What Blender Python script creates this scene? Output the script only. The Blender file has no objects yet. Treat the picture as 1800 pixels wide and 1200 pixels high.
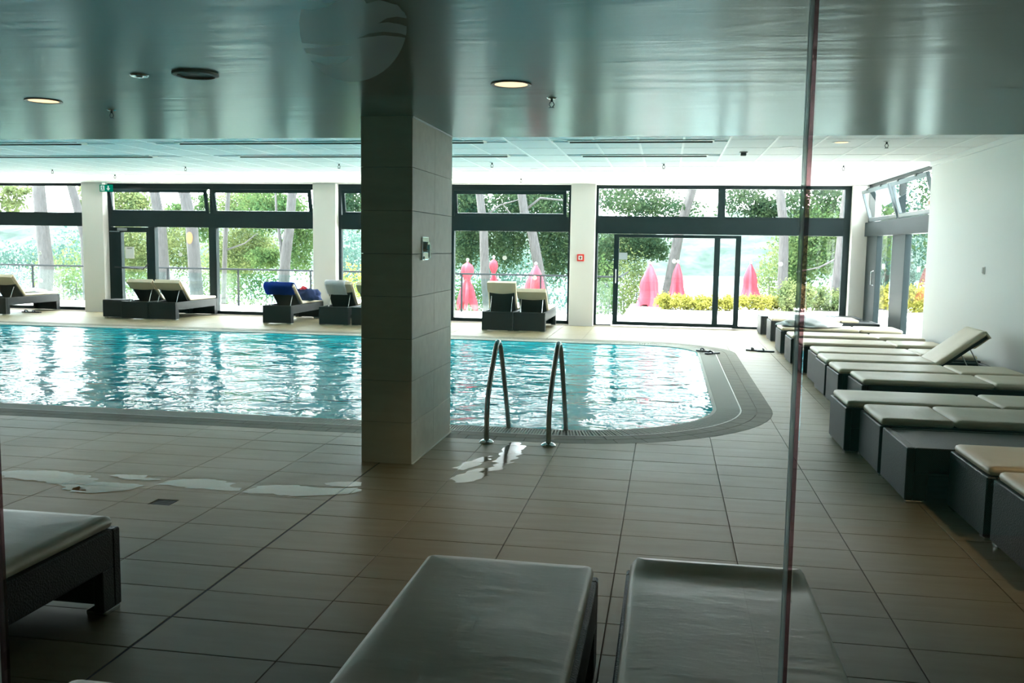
import bpy, bmesh, math, random
import numpy as np
from mathutils import Vector, Matrix, noise

SC = bpy.context.scene
COL = SC.collection
rnd = random.Random(7)

# ------------------------------------------------------------------ camera
F_PX, YAW, PITCH, ROLL, EYE = 1601.77, .1672, .1039, .0150, 1.5641
cy, sy, cp, sp = math.cos(YAW), math.sin(YAW), math.cos(PITCH), math.sin(PITCH)
FW = Vector((-sy * cp, cy * cp, -sp))
R0 = Vector((cy, sy, 0))
U0 = R0.cross(FW)
RT = R0 * math.cos(ROLL) + U0 * math.sin(ROLL)
UP = -R0 * math.sin(ROLL) + U0 * math.cos(ROLL)
cam_d = bpy.data.cameras.new('camera')
cam = bpy.data.objects.new('camera', cam_d)
COL.objects.link(cam)
SC.camera = cam
cam_d.sensor_fit = 'HORIZONTAL'
cam_d.sensor_width = 36
cam_d.lens = 36 * F_PX / 1800
cam_d.clip_start = .02
cam_d.clip_end = 3000
m = Matrix((RT, UP, -FW)).transposed().to_4x4()
m.translation = (0, 0, EYE)
cam.matrix_world = m


def ray(px, py):
    return RT * ((px - 900) / F_PX) + UP * ((600 - py) / F_PX) + FW


def at_y(px, py, y):
    d = ray(px, py)
    return Vector((0, 0, EYE)) + d * (y / d.y)


def at_z(px, py, z):
    d = ray(px, py)
    return Vector((0, 0, EYE)) + d * ((z - EYE) / d.z)


# ------------------------------------------------------------------ light
w = bpy.data.worlds.new('sky')
SC.world = w
w.use_nodes = True
nt = w.node_tree
nt.nodes.clear()
bg = nt.nodes.new('ShaderNodeBackground')
wo = nt.nodes.new('ShaderNodeOutputWorld')
bg.inputs['Color'].default_value = (.90, .98, 1.0, 1)
bg.inputs['Strength'].default_value = 4.2
nt.links.new(bg.outputs[0], wo.inputs[0])
sun_d = bpy.data.lights.new('sun', 'SUN')
sun_d.energy = 9
sun_d.angle = math.radians(1.5)
sun_d.color = (1, .96, .88)
sun = bpy.data.objects.new('sun', sun_d)
COL.objects.link(sun)
sun.location = (-10, 10, 20)
sun.rotation_euler = Vector((.50, -.10, -1)).to_track_quat('-Z', 'Y').to_euler()

SC.view_settings.view_transform = 'Standard'
SC.view_settings.look = 'None'
SC.view_settings.exposure = 1.95
SC.view_settings.gamma = 1
SC.view_settings.use_curve_mapping = False
cc = SC.cycles
cc.use_denoising = True
cc.max_bounces = 9
cc.diffuse_bounces = 5
cc.glossy_bounces = 4
cc.transmission_bounces = 6
cc.transparent_max_bounces = 24
cc.caustics_reflective = False
cc.caustics_refractive = False
cc.sample_clamp_indirect = 25

# plan of the room (metres, camera stands over the origin looking along +Y)
YB = 18.31      # room face of the piers of the window wall
YG = 18.55      # plane of the window frames
ZLOW, ZUP = 2.45, 2.82
YSLAB = 7.45
XR = 3.60
XL = -18.6
YF = -3.0
PIERS = [(-18.05, -17.55), (-12.71, -12.2), (-7.37, -6.87), (-1.94, -1.45), (3.42, 3.62)]
YRW = 13.72     # the right wall is solid from the camera side up to here


def portal(name, loc, rot, sx, sy_):
    d = bpy.data.lights.new(name, 'AREA')
    d.shape = 'RECTANGLE'
    d.size, d.size_y = sx, sy_
    d.cycles.is_portal = True
    o = bpy.data.objects.new(name, d)
    COL.objects.link(o)
    o.location = loc
    o.rotation_euler = rot


for i in range(4):
    a, b = PIERS[i][1], PIERS[i + 1][0]
    portal('daylight_portal', ((a + b) / 2, YG + .25, 1.42), (math.radians(-90), 0, 0), b - a, 2.7)
portal('daylight_portal', (XR + .4, (YRW + YB) / 2, 1.42), (math.radians(90), 0, math.radians(90)), YB - YRW, 2.7)

# ------------------------------------------------------------------ materials
MATS = {}


def mat(name, color=(.8, .8, .8), rough=.5, metal=0, spec=.5, fn=None):
    if name in MATS:
        return MATS[name]
    ma = bpy.data.materials.new(name)
    ma.use_nodes = True
    N = ma.node_tree.nodes
    L = ma.node_tree.links
    b = N['Principled BSDF']
    b.inputs['Base Color'].default_value = (*color, 1)
    b.inputs['Roughness'].default_value = rough
    b.inputs['Metallic'].default_value = metal
    b.inputs['Specular IOR Level'].default_value = spec
    if fn:
        fn(N, L, b)
    MATS[name] = ma
    return ma


def node(N, t, **kw):
    n = N.new(t)
    for k, v in kw.items():
        if k in n.inputs:
            n.inputs[k].default_value = v
        else:
            setattr(n, k, v)
    return n


def coords(N, L, scale=(1, 1, 1), kind='Object', rot=(0, 0, 0)):
    tc = N.new('ShaderNodeTexCoord')
    mp = N.new('ShaderNodeMapping')
    mp.inputs['Scale'].default_value = scale
    mp.inputs['Rotation'].default_value = rot
    L.new(tc.outputs[kind], mp.inputs['Vector'])
    return mp.outputs[0]


def world_pos(N, L, scale=(1, 1, 1)):
    g = N.new('ShaderNodeNewGeometry')
    mp = N.new('ShaderNodeMapping')
    mp.inputs['Scale'].default_value = scale
    L.new(g.outputs['Position'], mp.inputs['Vector'])
    return mp.outputs[0]


def mixcol(N, L, fac, c1, c2):
    mx = N.new('ShaderNodeMix')
    mx.data_type = 'RGBA'
    mx.inputs[6].default_value = (*c1, 1)
    mx.inputs[7].default_value = (*c2, 1)
    L.new(fac, mx.inputs[0])
    return mx.outputs[2]


def ramp(N, L, fac, lo, hi):
    mr = N.new('ShaderNodeMapRange')
    mr.inputs[1].default_value = lo
    mr.inputs[2].default_value = hi
    L.new(fac, mr.inputs[0])
    return mr.outputs[0]


def bump(N, L, h, b, strength=.3, dist=.01):
    bp = N.new('ShaderNodeBump')
    bp.inputs['Strength'].default_value = strength
    bp.inputs['Distance'].default_value = dist
    L.new(h, bp.inputs['Height'])
    if b is not None:
        L.new(bp.outputs[0], b.inputs['Normal'])
    return bp.outputs[0]


def noise_tex(N, L, vec, scale=5, detail=3, rough=.55, dist=0):
    n = N.new('ShaderNodeTexNoise')
    n.inputs['Scale'].default_value = scale
    n.inputs['Detail'].default_value = detail
    n.inputs['Roughness'].default_value = rough
    n.inputs['Distortion'].default_value = dist
    L.new(vec, n.inputs['Vector'])
    return n.outputs[0]


def f_tile(c1, c2, r0=.40, r1=.56):
    def fn(N, L, b):
        b.inputs['Specular IOR Level'].default_value = .30
        v = world_pos(N, L, (1.2, 6, 6))
        n = noise_tex(N, L, v, 2.2, 5, .6)
        oi = N.new('ShaderNodeObjectInfo')
        ad = node(N, 'ShaderNodeMath', operation='MULTIPLY_ADD')
        ad.inputs[1].default_value = .30
        L.new(oi.outputs['Random'], ad.inputs[0])
        L.new(ramp(N, L, n, .3, .7), ad.inputs[2])
        f = ramp(N, L, ad.outputs[0], 0, 1.3)
        L.new(mixcol(N, L, f, c1, c2), b.inputs['Base Color'])
        rr = N.new('ShaderNodeMapRange')
        rr.inputs[3].default_value = r0
        rr.inputs[4].default_value = r1
        L.new(noise_tex(N, L, world_pos(N, L), 1.3, 4), rr.inputs[0])
        L.new(rr.outputs[0], b.inputs['Roughness'])
        bump(N, L, noise_tex(N, L, world_pos(N, L, (1, 3, 3)), 60, 2), b, .08, .002)
    return fn


M_floor = mat('floor_tile', fn=f_tile((.25, .205, .115), (.315, .268, .162)))
M_cop = mat('coping_tile', fn=f_tile((.14, .127, .084), (.195, .18, .118), .6, .75))
M_col = mat('column_tile', fn=f_tile((.60, .57, .48), (.72, .69, .58), .4, .6))
M_grout = mat('grout', (.19, .15, .095), .8)
M_darkjoint = mat('dark_joint', (.05, .055, .05), .7)
M_paint = mat('white_paint', (.90, .90, .89), .65, fn=lambda N, L, b: bump(N, L, noise_tex(N, L, world_pos(N, L), 90, 2), b, .05, .002))
M_pier = mat('pier_paint', (.77, .755, .72), .6)
M_frame = mat('dark_window_frame', (.010, .020, .022), .45, 0, .22)
M_cpanel = mat('ceiling_panel', (.84, .85, .86), .7)
M_cgrid = mat('ceiling_grid', (.95, .95, .95), .5)
M_slot = mat('slot_frame', (.82, .80, .72), .45)
M_slotdark = mat('slot_gap', (.10, .09, .07), .6)
M_chrome = mat('chrome', (.75, .76, .77), .15, 1)
M_steel = mat('brushed_steel', (.55, .56, .56), .22, 1)
M_black = mat('black_plastic', (.02, .022, .025), .5)
M_white = mat('white_plastic', (.85, .85, .85), .4)
M_grey = mat('grey_plastic', (.35, .36, .35), .5)


def lowceil_mat():
    ma = bpy.data.materials.new('satin_lacquer_ceiling')
    ma.use_nodes = True
    N = ma.node_tree.nodes
    L = ma.node_tree.links
    N.clear()
    o = N.new('ShaderNodeOutputMaterial')
    d = N.new('ShaderNodeBsdfDiffuse')
    d.inputs[0].default_value = (.205, .208, .172, 1)
    g = N.new('ShaderNodeBsdfGlossy')
    g.inputs['Roughness'].default_value = .22
    g.inputs[0].default_value = (.72, .90, .90, 1)
    h = noise_tex(N, L, world_pos(N, L, (.35, 2.4, 1)), 1.5, 4, .55, .8)
    nr = bump(N, L, h, None, .30, .02)
    L.new(nr, g.inputs['Normal'])
    L.new(nr, d.inputs['Normal'])
    mx = N.new('ShaderNodeMixShader')
    mx.inputs[0].default_value = LOWC
    L.new(d.outputs[0], mx.inputs[1])
    L.new(g.outputs[0], mx.inputs[2])
    L.new(mx.outputs[0], o.inputs[0])
    return ma


LOWC = .19
M_low = lowceil_mat()


def f_wicker(N, L, b):
    v = coords(N, L, (1, 1, 1))
    hs = []
    for s in ((160, 0, 0), (0, 160, 0), (0, 0, 160)):
        pass
    ck = node(N, 'ShaderNodeTexChecker', Scale=150.0)
    ck.inputs['Color1'].default_value = (1, 1, 1, 1)
    ck.inputs['Color2'].default_value = (0, 0, 0, 1)
    L.new(v, ck.inputs['Vector'])
    vo = node(N, 'ShaderNodeTexVoronoi', Scale=120.0)
    L.new(v, vo.inputs['Vector'])
    ad = node(N, 'ShaderNodeMath', operation='ADD')
    L.new(ck.outputs['Fac'], ad.inputs[0])
    L.new(vo.outputs['Distance'], ad.inputs[1])
    bump(N, L, ad.outputs[0], b, .5, .003)
    L.new(mixcol(N, L, ck.outputs['Fac'], (.012, .013, .0135), (.024, .025, .025)), b.inputs['Base Color'])


M_wicker = mat('dark_wicker', (.03, .03, .03), .45, 0, .30, fn=f_wicker)


def f_cush(N, L, b):
    v = coords(N, L)
    n = noise_tex(N, L, v, 3, 5, .6)
    L.new(mixcol(N, L, ramp(N, L, n, .35, .7), (.66, .56, .40), (.74, .65, .49)), b.inputs['Base Color'])
    bump(N, L, noise_tex(N, L, coords(N, L, (1, 3, 1)), 5, 4), b, .25, .012)


M_cush = mat('cream_leatherette', (.6, .5, .36), .40, fn=f_cush)


def f_fabric(c):
    def fn(N, L, b):
        v = coords(N, L)
        bump(N, L, noise_tex(N, L, v, 25, 4), b, .5, .01)
    return fn


M_towel = mat('white_towel', (.82, .84, .88), .9, fn=f_fabric(0))
M_blue = mat('blue_towel', (.01, .06, .42), .85, fn=f_fabric(0))
M_navy = mat('navy_cloth', (.012, .03, .11), .85, fn=f_fabric(0))
M_redcl = mat('red_cloth', (.6, .03, .05), .85)


def f_parasol(N, L, b):
    v = coords(N, L)
    L.new(mixcol(N, L, noise_tex(N, L, v, 4, 2), (.27, .012, .030), (.34, .024, .045)), b.inputs['Base Color'])


M_para = mat('red_parasol_cloth', (.8, .05, .1), .7, fn=f_parasol)


def emission(name, col, s):
    ma = bpy.data.materials.new(name)
    ma.use_nodes = True
    N = ma.node_tree.nodes
    N.clear()
    e = N.new('ShaderNodeEmission')
    o = N.new('ShaderNodeOutputMaterial')
    e.inputs[0].default_value = (*col, 1)
    e.inputs[1].default_value = s
    ma.node_tree.links.new(e.outputs[0], o.inputs[0])
    return ma


M_lampwarm = emission('warm_lamp', (1, .60, .32), .62)
M_lampwhite = emission('pale_lamp', (1, .95, .85), .5)


def glass_mat(name, tint, refl=1.0, rough=.0, haze=None):
    ma = bpy.data.materials.new(name)
    ma.use_nodes = True
    N = ma.node_tree.nodes
    L = ma.node_tree.links
    N.clear()
    o = N.new('ShaderNodeOutputMaterial')
    t = N.new('ShaderNodeBsdfTransparent')
    t.inputs[0].default_value = (*tint, 1)
    g = N.new('ShaderNodeBsdfGlossy')
    g.inputs['Roughness'].default_value = rough
    g.inputs['Color'].default_value = (refl, refl, refl, 1)
    fr = N.new('ShaderNodeFresnel')
    fr.inputs[0].default_value = 1.5
    mx = N.new('ShaderNodeMixShader')
    # only the outer faces of the solid pane reflect
    ge = N.new('ShaderNodeNewGeometry')
    fb = node(N, 'ShaderNodeMath', operation='SUBTRACT')
    fb.inputs[0].default_value = 1
    L.new(ge.outputs['Backfacing'], fb.inputs[1])
    fm = node(N, 'ShaderNodeMath', operation='MULTIPLY')
    L.new(fr.outputs[0], fm.inputs[0])
    L.new(fb.outputs[0], fm.inputs[1])
    L.new(fm.outputs[0], mx.inputs[0])
    L.new(t.outputs[0], mx.inputs[1])
    L.new(g.outputs[0], mx.inputs[2])
    L.new(mx.outputs[0], o.inputs[0])
    return ma


M_glass = glass_mat('window_glass', (.975, .985, .985))
M_part = glass_mat('partition_glass', (.945, .97, .975))
M_railglass = glass_mat('rail_glass', (.86, .95, .95))



def film_mat(name, tr, tl, f):
    ma = bpy.data.materials.new(name)
    ma.use_nodes = True
    N = ma.node_tree.nodes
    L = ma.node_tree.links
    N.clear()
    o = N.new('ShaderNodeOutputMaterial')
    t = N.new('ShaderNodeBsdfTransparent')
    t.inputs[0].default_value = (*tr, 1)
    d = N.new('ShaderNodeBsdfTranslucent')
    d.inputs[0].default_value = (*tl, 1)
    x = N.new('ShaderNodeMixShader')
    x.inputs[0].default_value = f
    L.new(t.outputs[0], x.inputs[1])
    L.new(d.outputs[0], x.inputs[2])
    L.new(x.outputs[0], o.inputs[0])
    return ma


M_edgeglass = film_mat('pale_glass_edge', (.85, .92, .92), (.75, .8, .8), .5)
M_gasket = glass_mat('reddish_gasket', (.50, .37, .39))

# frosted film of the emblem
M_film = bpy.data.materials.new('frosted_film')
M_film.use_nodes = True
N = M_film.node_tree.nodes
L = M_film.node_tree.links
N.clear()
o_ = N.new('ShaderNodeOutputMaterial')
t_ = N.new('ShaderNodeBsdfTransparent')
t_.inputs[0].default_value = (.97, 1, .99, 1)
d_ = N.new('ShaderNodeBsdfTranslucent')
d_.inputs[0].default_value = (.46, .52, .51, 1)
x_ = N.new('ShaderNodeMixShader')
x_.inputs[0].default_value = .45
L.new(t_.outputs[0], x_.inputs[1])
L.new(d_.outputs[0], x_.inputs[2])
L.new(x_.outputs[0], o_.inputs[0])


def water_mat(name, tint, scale, dist, strength=1.0, body=None):
    ma = bpy.data.materials.new(name)
    ma.use_nodes = True
    N = ma.node_tree.nodes
    L = ma.node_tree.links
    N.clear()
    o = N.new('ShaderNodeOutputMaterial')
    t = N.new('ShaderNodeBsdfTransparent')
    t.inputs[0].default_value = (*tint, 1)
    g = N.new('ShaderNodeBsdfGlossy')
    g.inputs['Roughness'].default_value = .015
    fr = N.new('ShaderNodeFresnel')
    fr.inputs[0].default_value = 1.165
    mx = N.new('ShaderNodeMixShader')
    v = world_pos(N, L, (.8, 1.15, 1))
    n1 = noise_tex(N, L, v, scale, 3, .5, .8)
    n2 = noise_tex(N, L, v, scale * .28, 2, .5, .4)
    ad = node(N, 'ShaderNodeMath', operation='MULTIPLY_ADD')
    ad.inputs[1].default_value = 2.2
    L.new(n2, ad.inputs[0])
    L.new(n1, ad.inputs[2])
    nr = bump(N, L, ad.outputs[0], None, strength, dist)
    L.new(nr, g.inputs['Normal'])
    L.new(nr, fr.inputs['Normal'])
    L.new(fr.outputs[0], mx.inputs[0])
    if body:
        df = N.new('ShaderNodeBsdfDiffuse')
        df.inputs[0].default_value = (*body, 1)
        m2 = N.new('ShaderNodeMixShader')
        m2.inputs[0].default_value = .78
        L.new(t.outputs[0], m2.inputs[1])
        L.new(df.outputs[0], m2.inputs[2])
        L.new(m2.outputs[0], mx.inputs[1])
    else:
        g.inputs['Roughness'].default_value = .12
        fr.inputs[0].default_value = 1.5
        L.new(t.outputs[0], mx.inputs[1])
    L.new(g.outputs[0], mx.inputs[2])
    L.new(mx.outputs[0], o.inputs[0])
    return ma


M_water = water_mat('pool_water', (.80, .98, 1), 3.2, .022, body=(.045, .66, .76))
M_puddle = water_mat('puddle_water', (.90, .89, .86), 6, .0006)


def f_basin(N, L, b):
    v = world_pos(N, L)
    br = node(N, 'ShaderNodeTexBrick', Scale=20.0)
    br.offset = 0
    br.inputs['Color1'].default_value = (.12, .72, .82, 1)
    br.inputs['Color2'].default_value = (.15, .76, .85, 1)
    br.inputs['Mortar'].default_value = (.3, .8, .86, 1)
    br.inputs['Brick Width'].default_value = .5
    br.inputs['Row Height'].default_value = .5
    br.inputs['Mortar Size'].default_value = .02
    L.new(v, br.inputs['Vector'])
    L.new(br.outputs[0], b.inputs['Base Color'])


M_basin = mat('pool_mosaic', (.1, .6, .7), .4, fn=f_basin)


def leaf_mat(name, c1, c2, trans=.45):
    ma = bpy.data.materials.new(name)
    ma.use_nodes = True
    N = ma.node_tree.nodes
    L = ma.node_tree.links
    N.clear()
    o = N.new('ShaderNodeOutputMaterial')
    d = N.new('ShaderNodeBsdfDiffuse')
    t = N.new('ShaderNodeBsdfTranslucent')
    mx = N.new('ShaderNodeMixShader')
    mx.inputs[0].default_value = trans
    c = mixcol(N, L, ramp(N, L, noise_tex(N, L, world_pos(N, L), 1.6, 4, .7), .35, .65), c1, c2)
    L.new(c, d.inputs[0])
    L.new(c, t.inputs[0])
    L.new(d.outputs[0], mx.inputs[1])
    L.new(t.outputs[0], mx.inputs[2])
    L.new(mx.outputs[0], o.inputs[0])
    return ma


LEAF = {
    'pine': leaf_mat('pine_needles', (.020, .042, .025), (.050, .075, .034)),
    'light': leaf_mat('light_leaves', (.060, .095, .042), (.15, .17, .07)),
    'yellow': leaf_mat('yellow_green_leaves', (.17, .18, .04), (.30, .27, .06)),
    'green': leaf_mat('green_leaves', (.034, .075, .03), (.095, .135, .05)),
    'haze': leaf_mat('haze_tinted_leaves', (.035, .075, .07), (.065, .105, .085)),  # distance haze is put into the leaf colour
}


def f_bark(N, L, b):
    v = coords(N, L, (6, 6, 1.2))
    n = noise_tex(N, L, v, 4, 6, .7)
    L.new(mixcol(N, L, ramp(N, L, n, .35, .65), (.036, .033, .034), (.075, .070, .072)), b.inputs['Base Color'])
    bump(N, L, n, b, .8, .05)


M_bark = mat('pine_bark', (.35, .3, .28), .9, fn=f_bark)
M_scar = mat('bark_scar', (.25, .11, .04), .9)
M_terrace = mat('pale_terrace', (.72, .70, .66), .8)
M_gravel = mat('pale_ground', fn=lambda N, L, b: L.new(mixcol(N, L, ramp(N, L, noise_tex(N, L, world_pos(N, L), .35, 5), .4, .6), (.55, .53, .47), (.34, .42, .24)), b.inputs['Base Color']), rough=.9)
M_sea = mat('sea', (.30, .45, .52), .12)
M_hill = mat('wooded_hill', fn=lambda N, L, b: L.new(mixcol(N, L, ramp(N, L, noise_tex(N, L, world_pos(N, L), .09, 6, .7), .38, .62), (.003, .016, .012), (.034, .058, .044)), b.inputs['Base Color']), rough=1)


# ------------------------------------------------------------------ geometry helpers
class MB:
    def __init__(s):
        s.bm = bmesh.new()

    def box(s, x0, x1, y0, y1, z0, z1, bev=0, seg=1, mx=None):
        r = bmesh.ops.create_cube(s.bm, size=1)
        vs = r['verts']
        for v in vs:
            v.co = Vector(((x0 + x1) / 2 + v.co.x * (x1 - x0), (y0 + y1) / 2 + v.co.y * (y1 - y0), (z0 + z1) / 2 + v.co.z * (z1 - z0)))
        if bev:
            es = set(e for v in vs for e in v.link_edges)
            r2 = bmesh.ops.bevel(s.bm, geom=list(es), offset=bev, segments=seg, profile=.5, affect='EDGES')
            vs = list(set(v for f in r2['faces'] for v in f.verts) | set(v for v in vs if v.is_valid))
        if mx is not None:
            for v in vs:
                v.co = mx @ v.co
        return s

    def tube(s, pts, r, n=8, caps=True):
        pts = [Vector(p) for p in pts]
        rs = r if isinstance(r, (list, tuple)) else [r] * len(pts)
        rings = []
        prev = None
        for i, p in enumerate(pts):
            a = pts[max(0, i - 1)]
            b = pts[min(len(pts) - 1, i + 1)]
            t = (b - a).normalized()
            if prev is None:
                u = t.orthogonal().normalized()
            else:
                u = (prev - t * prev.dot(t)).normalized()
            prev = u
            w_ = t.cross(u)
            rings.append([s.bm.verts.new(p + (u * math.cos(2 * math.pi * k / n) + w_ * math.sin(2 * math.pi * k / n)) * rs[i]) for k in range(n)])
        for a, b in zip(rings, rings[1:]):
            for k in range(n):
                s.bm.faces.new((a[k], a[(k + 1) % n], b[(k + 1) % n], b[k]))
        if caps:
            s.bm.faces.new(rings[0][::-1])
            s.bm.faces.new(rings[-1])
        return s

    def lathe(s, prof, n=20, c=(0, 0, 0)):
        """prof: (r, z) list; closed at ends when r is 0"""
        c = Vector(c)
        rings = []
        for r, z in prof:
            if r <= 1e-6:
                rings.append([s.bm.verts.new(c + Vector((0, 0, z)))])
            else:
                rings.append([s.bm.verts.new(c + Vector((r * math.cos(2 * math.pi * k / n), r * math.sin(2 * math.pi * k / n), z))) for k in range(n)])
        for a, b in zip(rings, rings[1:]):
            for k in range(n):
                k2 = (k + 1) % n
                if len(a) == 1 and len(b) > 1:
                    s.bm.faces.new((a[0], b[k2], b[k]))
                elif len(b) == 1 and len(a) > 1:
                    s.bm.faces.new((a[k], a[k2], b[0]))
                elif len(a) > 1:
                    s.bm.faces.new((a[k], a[k2], b[k2], b[k]))
        return s

    def prism(s, poly, z0, z1):
        lo = [s.bm.verts.new((x, y, z0)) for x, y in poly]
        hi = [s.bm.verts.new((x, y, z1)) for x, y in poly]
        n = len(poly)
        s.bm.faces.new(hi)
        s.bm.faces.new(lo[::-1])
        for i in range(n):
            j = (i + 1) % n
            s.bm.faces.new((lo[i], lo[j], hi[j], hi[i]))
        return s

    def mesh(s, name, m, smooth=False):
        if m is not None and m.name in ('pool_water', 'puddle_water'):
            s.bm.normal_update()
            for f in s.bm.faces:
                if f.normal.z < 0:
                    f.normal_flip()
        else:
            bmesh.ops.recalc_face_normals(s.bm, faces=s.bm.faces)
        me = bpy.data.meshes.new(name)
        s.bm.to_mesh(me)
        s.bm.free()
        if m:
            me.materials.append(m)
        if smooth:
            for p in me.polygons:
                p.use_smooth = True
        return me


def link(name, me, parent=None, loc=None, rot=None):
    o = bpy.data.objects.new(name, me)
    COL.objects.link(o)
    if parent is not None:
        o.parent = parent
    if loc is not None:
        o.location = loc
    if rot is not None:
        o.rotation_euler = rot
    return o


def obj(name, mb, m, parent=None, loc=None, rot=None, smooth=False):
    return link(name, mb.mesh(name, m, smooth), parent, loc, rot)


def tag(o, label=None, cat=None, group=None, kind=None):
    if label:
        o['label'] = label
    if cat:
        o['category'] = cat
    if group:
        o['group'] = group
    if kind:
        o['kind'] = kind
    return o


def thing(name, label, cat, loc=(0, 0, 0), rz=0, group=None, kind=None):
    o = link(name, None, None, loc, (0, 0, rz))
    return tag(o, label, cat, group, kind)


def smooth_angle(o, ang=35):
    me = o.data
    for p in me.polygons:
        p.use_smooth = True
    try:
        me.set_sharp_from_angle(angle=math.radians(ang))
    except Exception:
        pass
    return o


# ------------------------------------------------------------------ pool outline
PX1, PY0, PY1, PXL = .49, 7.72, 14.95, -17.0


def outline(off, n=14):
    """convex outline of the pool grown by off, counter-clockwise"""
    x1, y0, y1, xl = PX1 + off, PY0 - off, PY1 + off, PXL - off
    pts = [(xl, y0)]
    r = 1.47 + off
    for k in range(n + 1):
        a = -math.pi / 2 + math.pi / 2 * k / n
        pts.append((x1 - r + r * math.cos(a), y0 + r + r * math.sin(a)))
    r2 = .9 + off
    for k in range(n + 1):
        a = math.pi / 2 * k / n
        pts.append((x1 - r2 + r2 * math.cos(a), y1 - r2 + r2 * math.sin(a)))
    pts.append((xl, y1))
    return pts


COPW = .57
INNER = outline(0)
OUTER = outline(COPW)


def clip(poly, a, b, keep_inside):
    """half-plane clip against edge a->b of a counter-clockwise outline"""
    def side(p):
        v = (b[0] - a[0]) * (p[1] - a[1]) - (b[1] - a[1]) * (p[0] - a[0])
        return v if keep_inside else -v
    out = []
    for i, p in enumerate(poly):
        q = poly[(i + 1) % len(poly)]
        sp_, sq = side(p), side(q)
        if sp_ >= 0:
            out.append(p)
        if sp_ * sq < 0:
            t = sp_ / (sp_ - sq)
            out.append((p[0] + (q[0] - p[0]) * t, p[1] + (q[1] - p[1]) * t))
    return out if len(out) > 2 else []


def area(p):
    return abs(sum(p[i][0] * p[(i + 1) % len(p)][1] - p[(i + 1) % len(p)][0] * p[i][1] for i in range(len(p)))) / 2 if p else 0


def subtract(poly, conv):
    pieces = []
    cur = poly
    for i in range(len(conv)):
        a, b = conv[i], conv[(i + 1) % len(conv)]
        o = clip(cur, a, b, False)
        if area(o) > 1e-5:
            pieces.append(o)
        cur = clip(cur, a, b, True)
        if not cur:
            break
    return pieces


def inside(p, conv):
    for i in range(len(conv)):
        a, b = conv[i], conv[(i + 1) % len(conv)]
        if (b[0] - a[0]) * (p[1] - a[1]) - (b[1] - a[1]) * (p[0] - a[0]) < 0:
            return False
    return True


# ------------------------------------------------------------------ floor
floor = thing('floor', 'beige rectangular stoneware tile floor around the swimming pool', 'floor', kind='structure')
mb = MB()
# base slab in four pieces round the pool shell
BO = .02
ox0, ox1, oy0, oy1 = PXL - .1, PX1 + COPW + .0, PY0 - COPW, PY1 + COPW
for x0, x1, y0, y1 in ((XL - .3, XR + .3, YF - .3, oy0), (XL - .3, XR + .3, oy1, YB + .5), (ox1, XR + .3, oy0, oy1), (XL - .3, ox0, oy0, oy1)):
    mb.box(x0, x1, y0, y1, -.2, -.012)
obj('base_slab', mb, M_grout, floor)
# corner fillers of the slab outside the rounded coping
mb = MB()
for c in ((ox1 - 2.1, ox1, oy0, oy0 + 2.1), (ox1 - 1.5, ox1, oy1 - 1.5, oy1)):
    for pc in subtract([(c[0], c[2]), (c[1], c[2]), (c[1], c[3]), (c[0], c[3])], outline(COPW - .03)):
        mb.prism(pc, -.2, -.012)
obj('corner_slab', mb, M_grout, floor)

TX0, TY0, TW, TD = -.205, 6.693, .60, .30


def tile_faces(mb, poly, z1, z0):
    lo = [mb.bm.verts.new((x, y, z0)) for x, y in poly]
    hi = [mb.bm.verts.new((x, y, z1)) for x, y in poly]
    mb.bm.faces.new(hi)
    n = len(poly)
    for i in range(n):
        j = (i + 1) % n
        mb.bm.faces.new((lo[i], lo[j], hi[j], hi[i]))


def in_view(p, mg=30):
    d = Vector(p) - Vector((0, 0, EYE))
    z = d.dot(FW)
    if z < .3:
        return False
    x = 900 + F_PX * d.dot(RT) / z
    y = 600 - F_PX * d.dot(UP) / z
    return -mg < x < 1800 + mg and -mg < y < 1200 + mg


far = MB()
singles = []
DRAIN = (-3.02, -2.88, 4.88, 5.0)
g = .0022
for i in range(-31, 8):
    for j in range(-38, 34):
        x0, x1 = TX0 + TW * i, TX0 + TW * (i + 1)
        y1, y0 = TY0 - TD * j, TY0 - TD * (j + 1)
        if x1 > XR + .25 or x0 < XL - .3 or y0 < YF or y1 > YG:
            continue
        ga = .006 if j == 0 else g
        gb = .006 if j == -1 else g
        gl = .006 if (i == -3) else g
        gr = .006 if (i == -4) else g
        q = [(x0 + gl, y0 + gb), (x1 - gr, y0 + gb), (x1 - gr, y1 - ga), (x0 + gl, y1 - ga)]
        ins = [inside(p, OUTER) for p in q]
        if all(ins):
            continue
        pcs = subtract(q, OUTER)
        whole = len(pcs) and abs(sum(area(p) for p in pcs) - area(q)) < 1e-6
        if not pcs:
            continue
        c = ((x0 + x1) / 2, (y0 + y1) / 2, 0)
        dist = math.hypot(c[0], c[1])
        dr = not (x1 < DRAIN[0] or x0 > DRAIN[1] or y1 < DRAIN[2] or y0 > DRAIN[3])
        if whole and in_view(c, 60) and dist < 9.5 and not dr:
            singles.append((dist, c, gl, gr, ga, gb, q))
        elif dr:
            hole = [(DRAIN[0], DRAIN[2]), (DRAIN[1], DRAIN[2]), (DRAIN[1], DRAIN[3]), (DRAIN[0], DRAIN[3])]
            for pc in subtract(q, hole):
                tile_faces(far, pc, 0, -.014)
        elif whole:
            tile_faces(far, q, 0, -.014)
        else:
            for pc in pcs:
                tile_faces(far, pc, 0, -.014)
singles.sort(key=lambda t: t[0])
cache = {}
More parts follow.
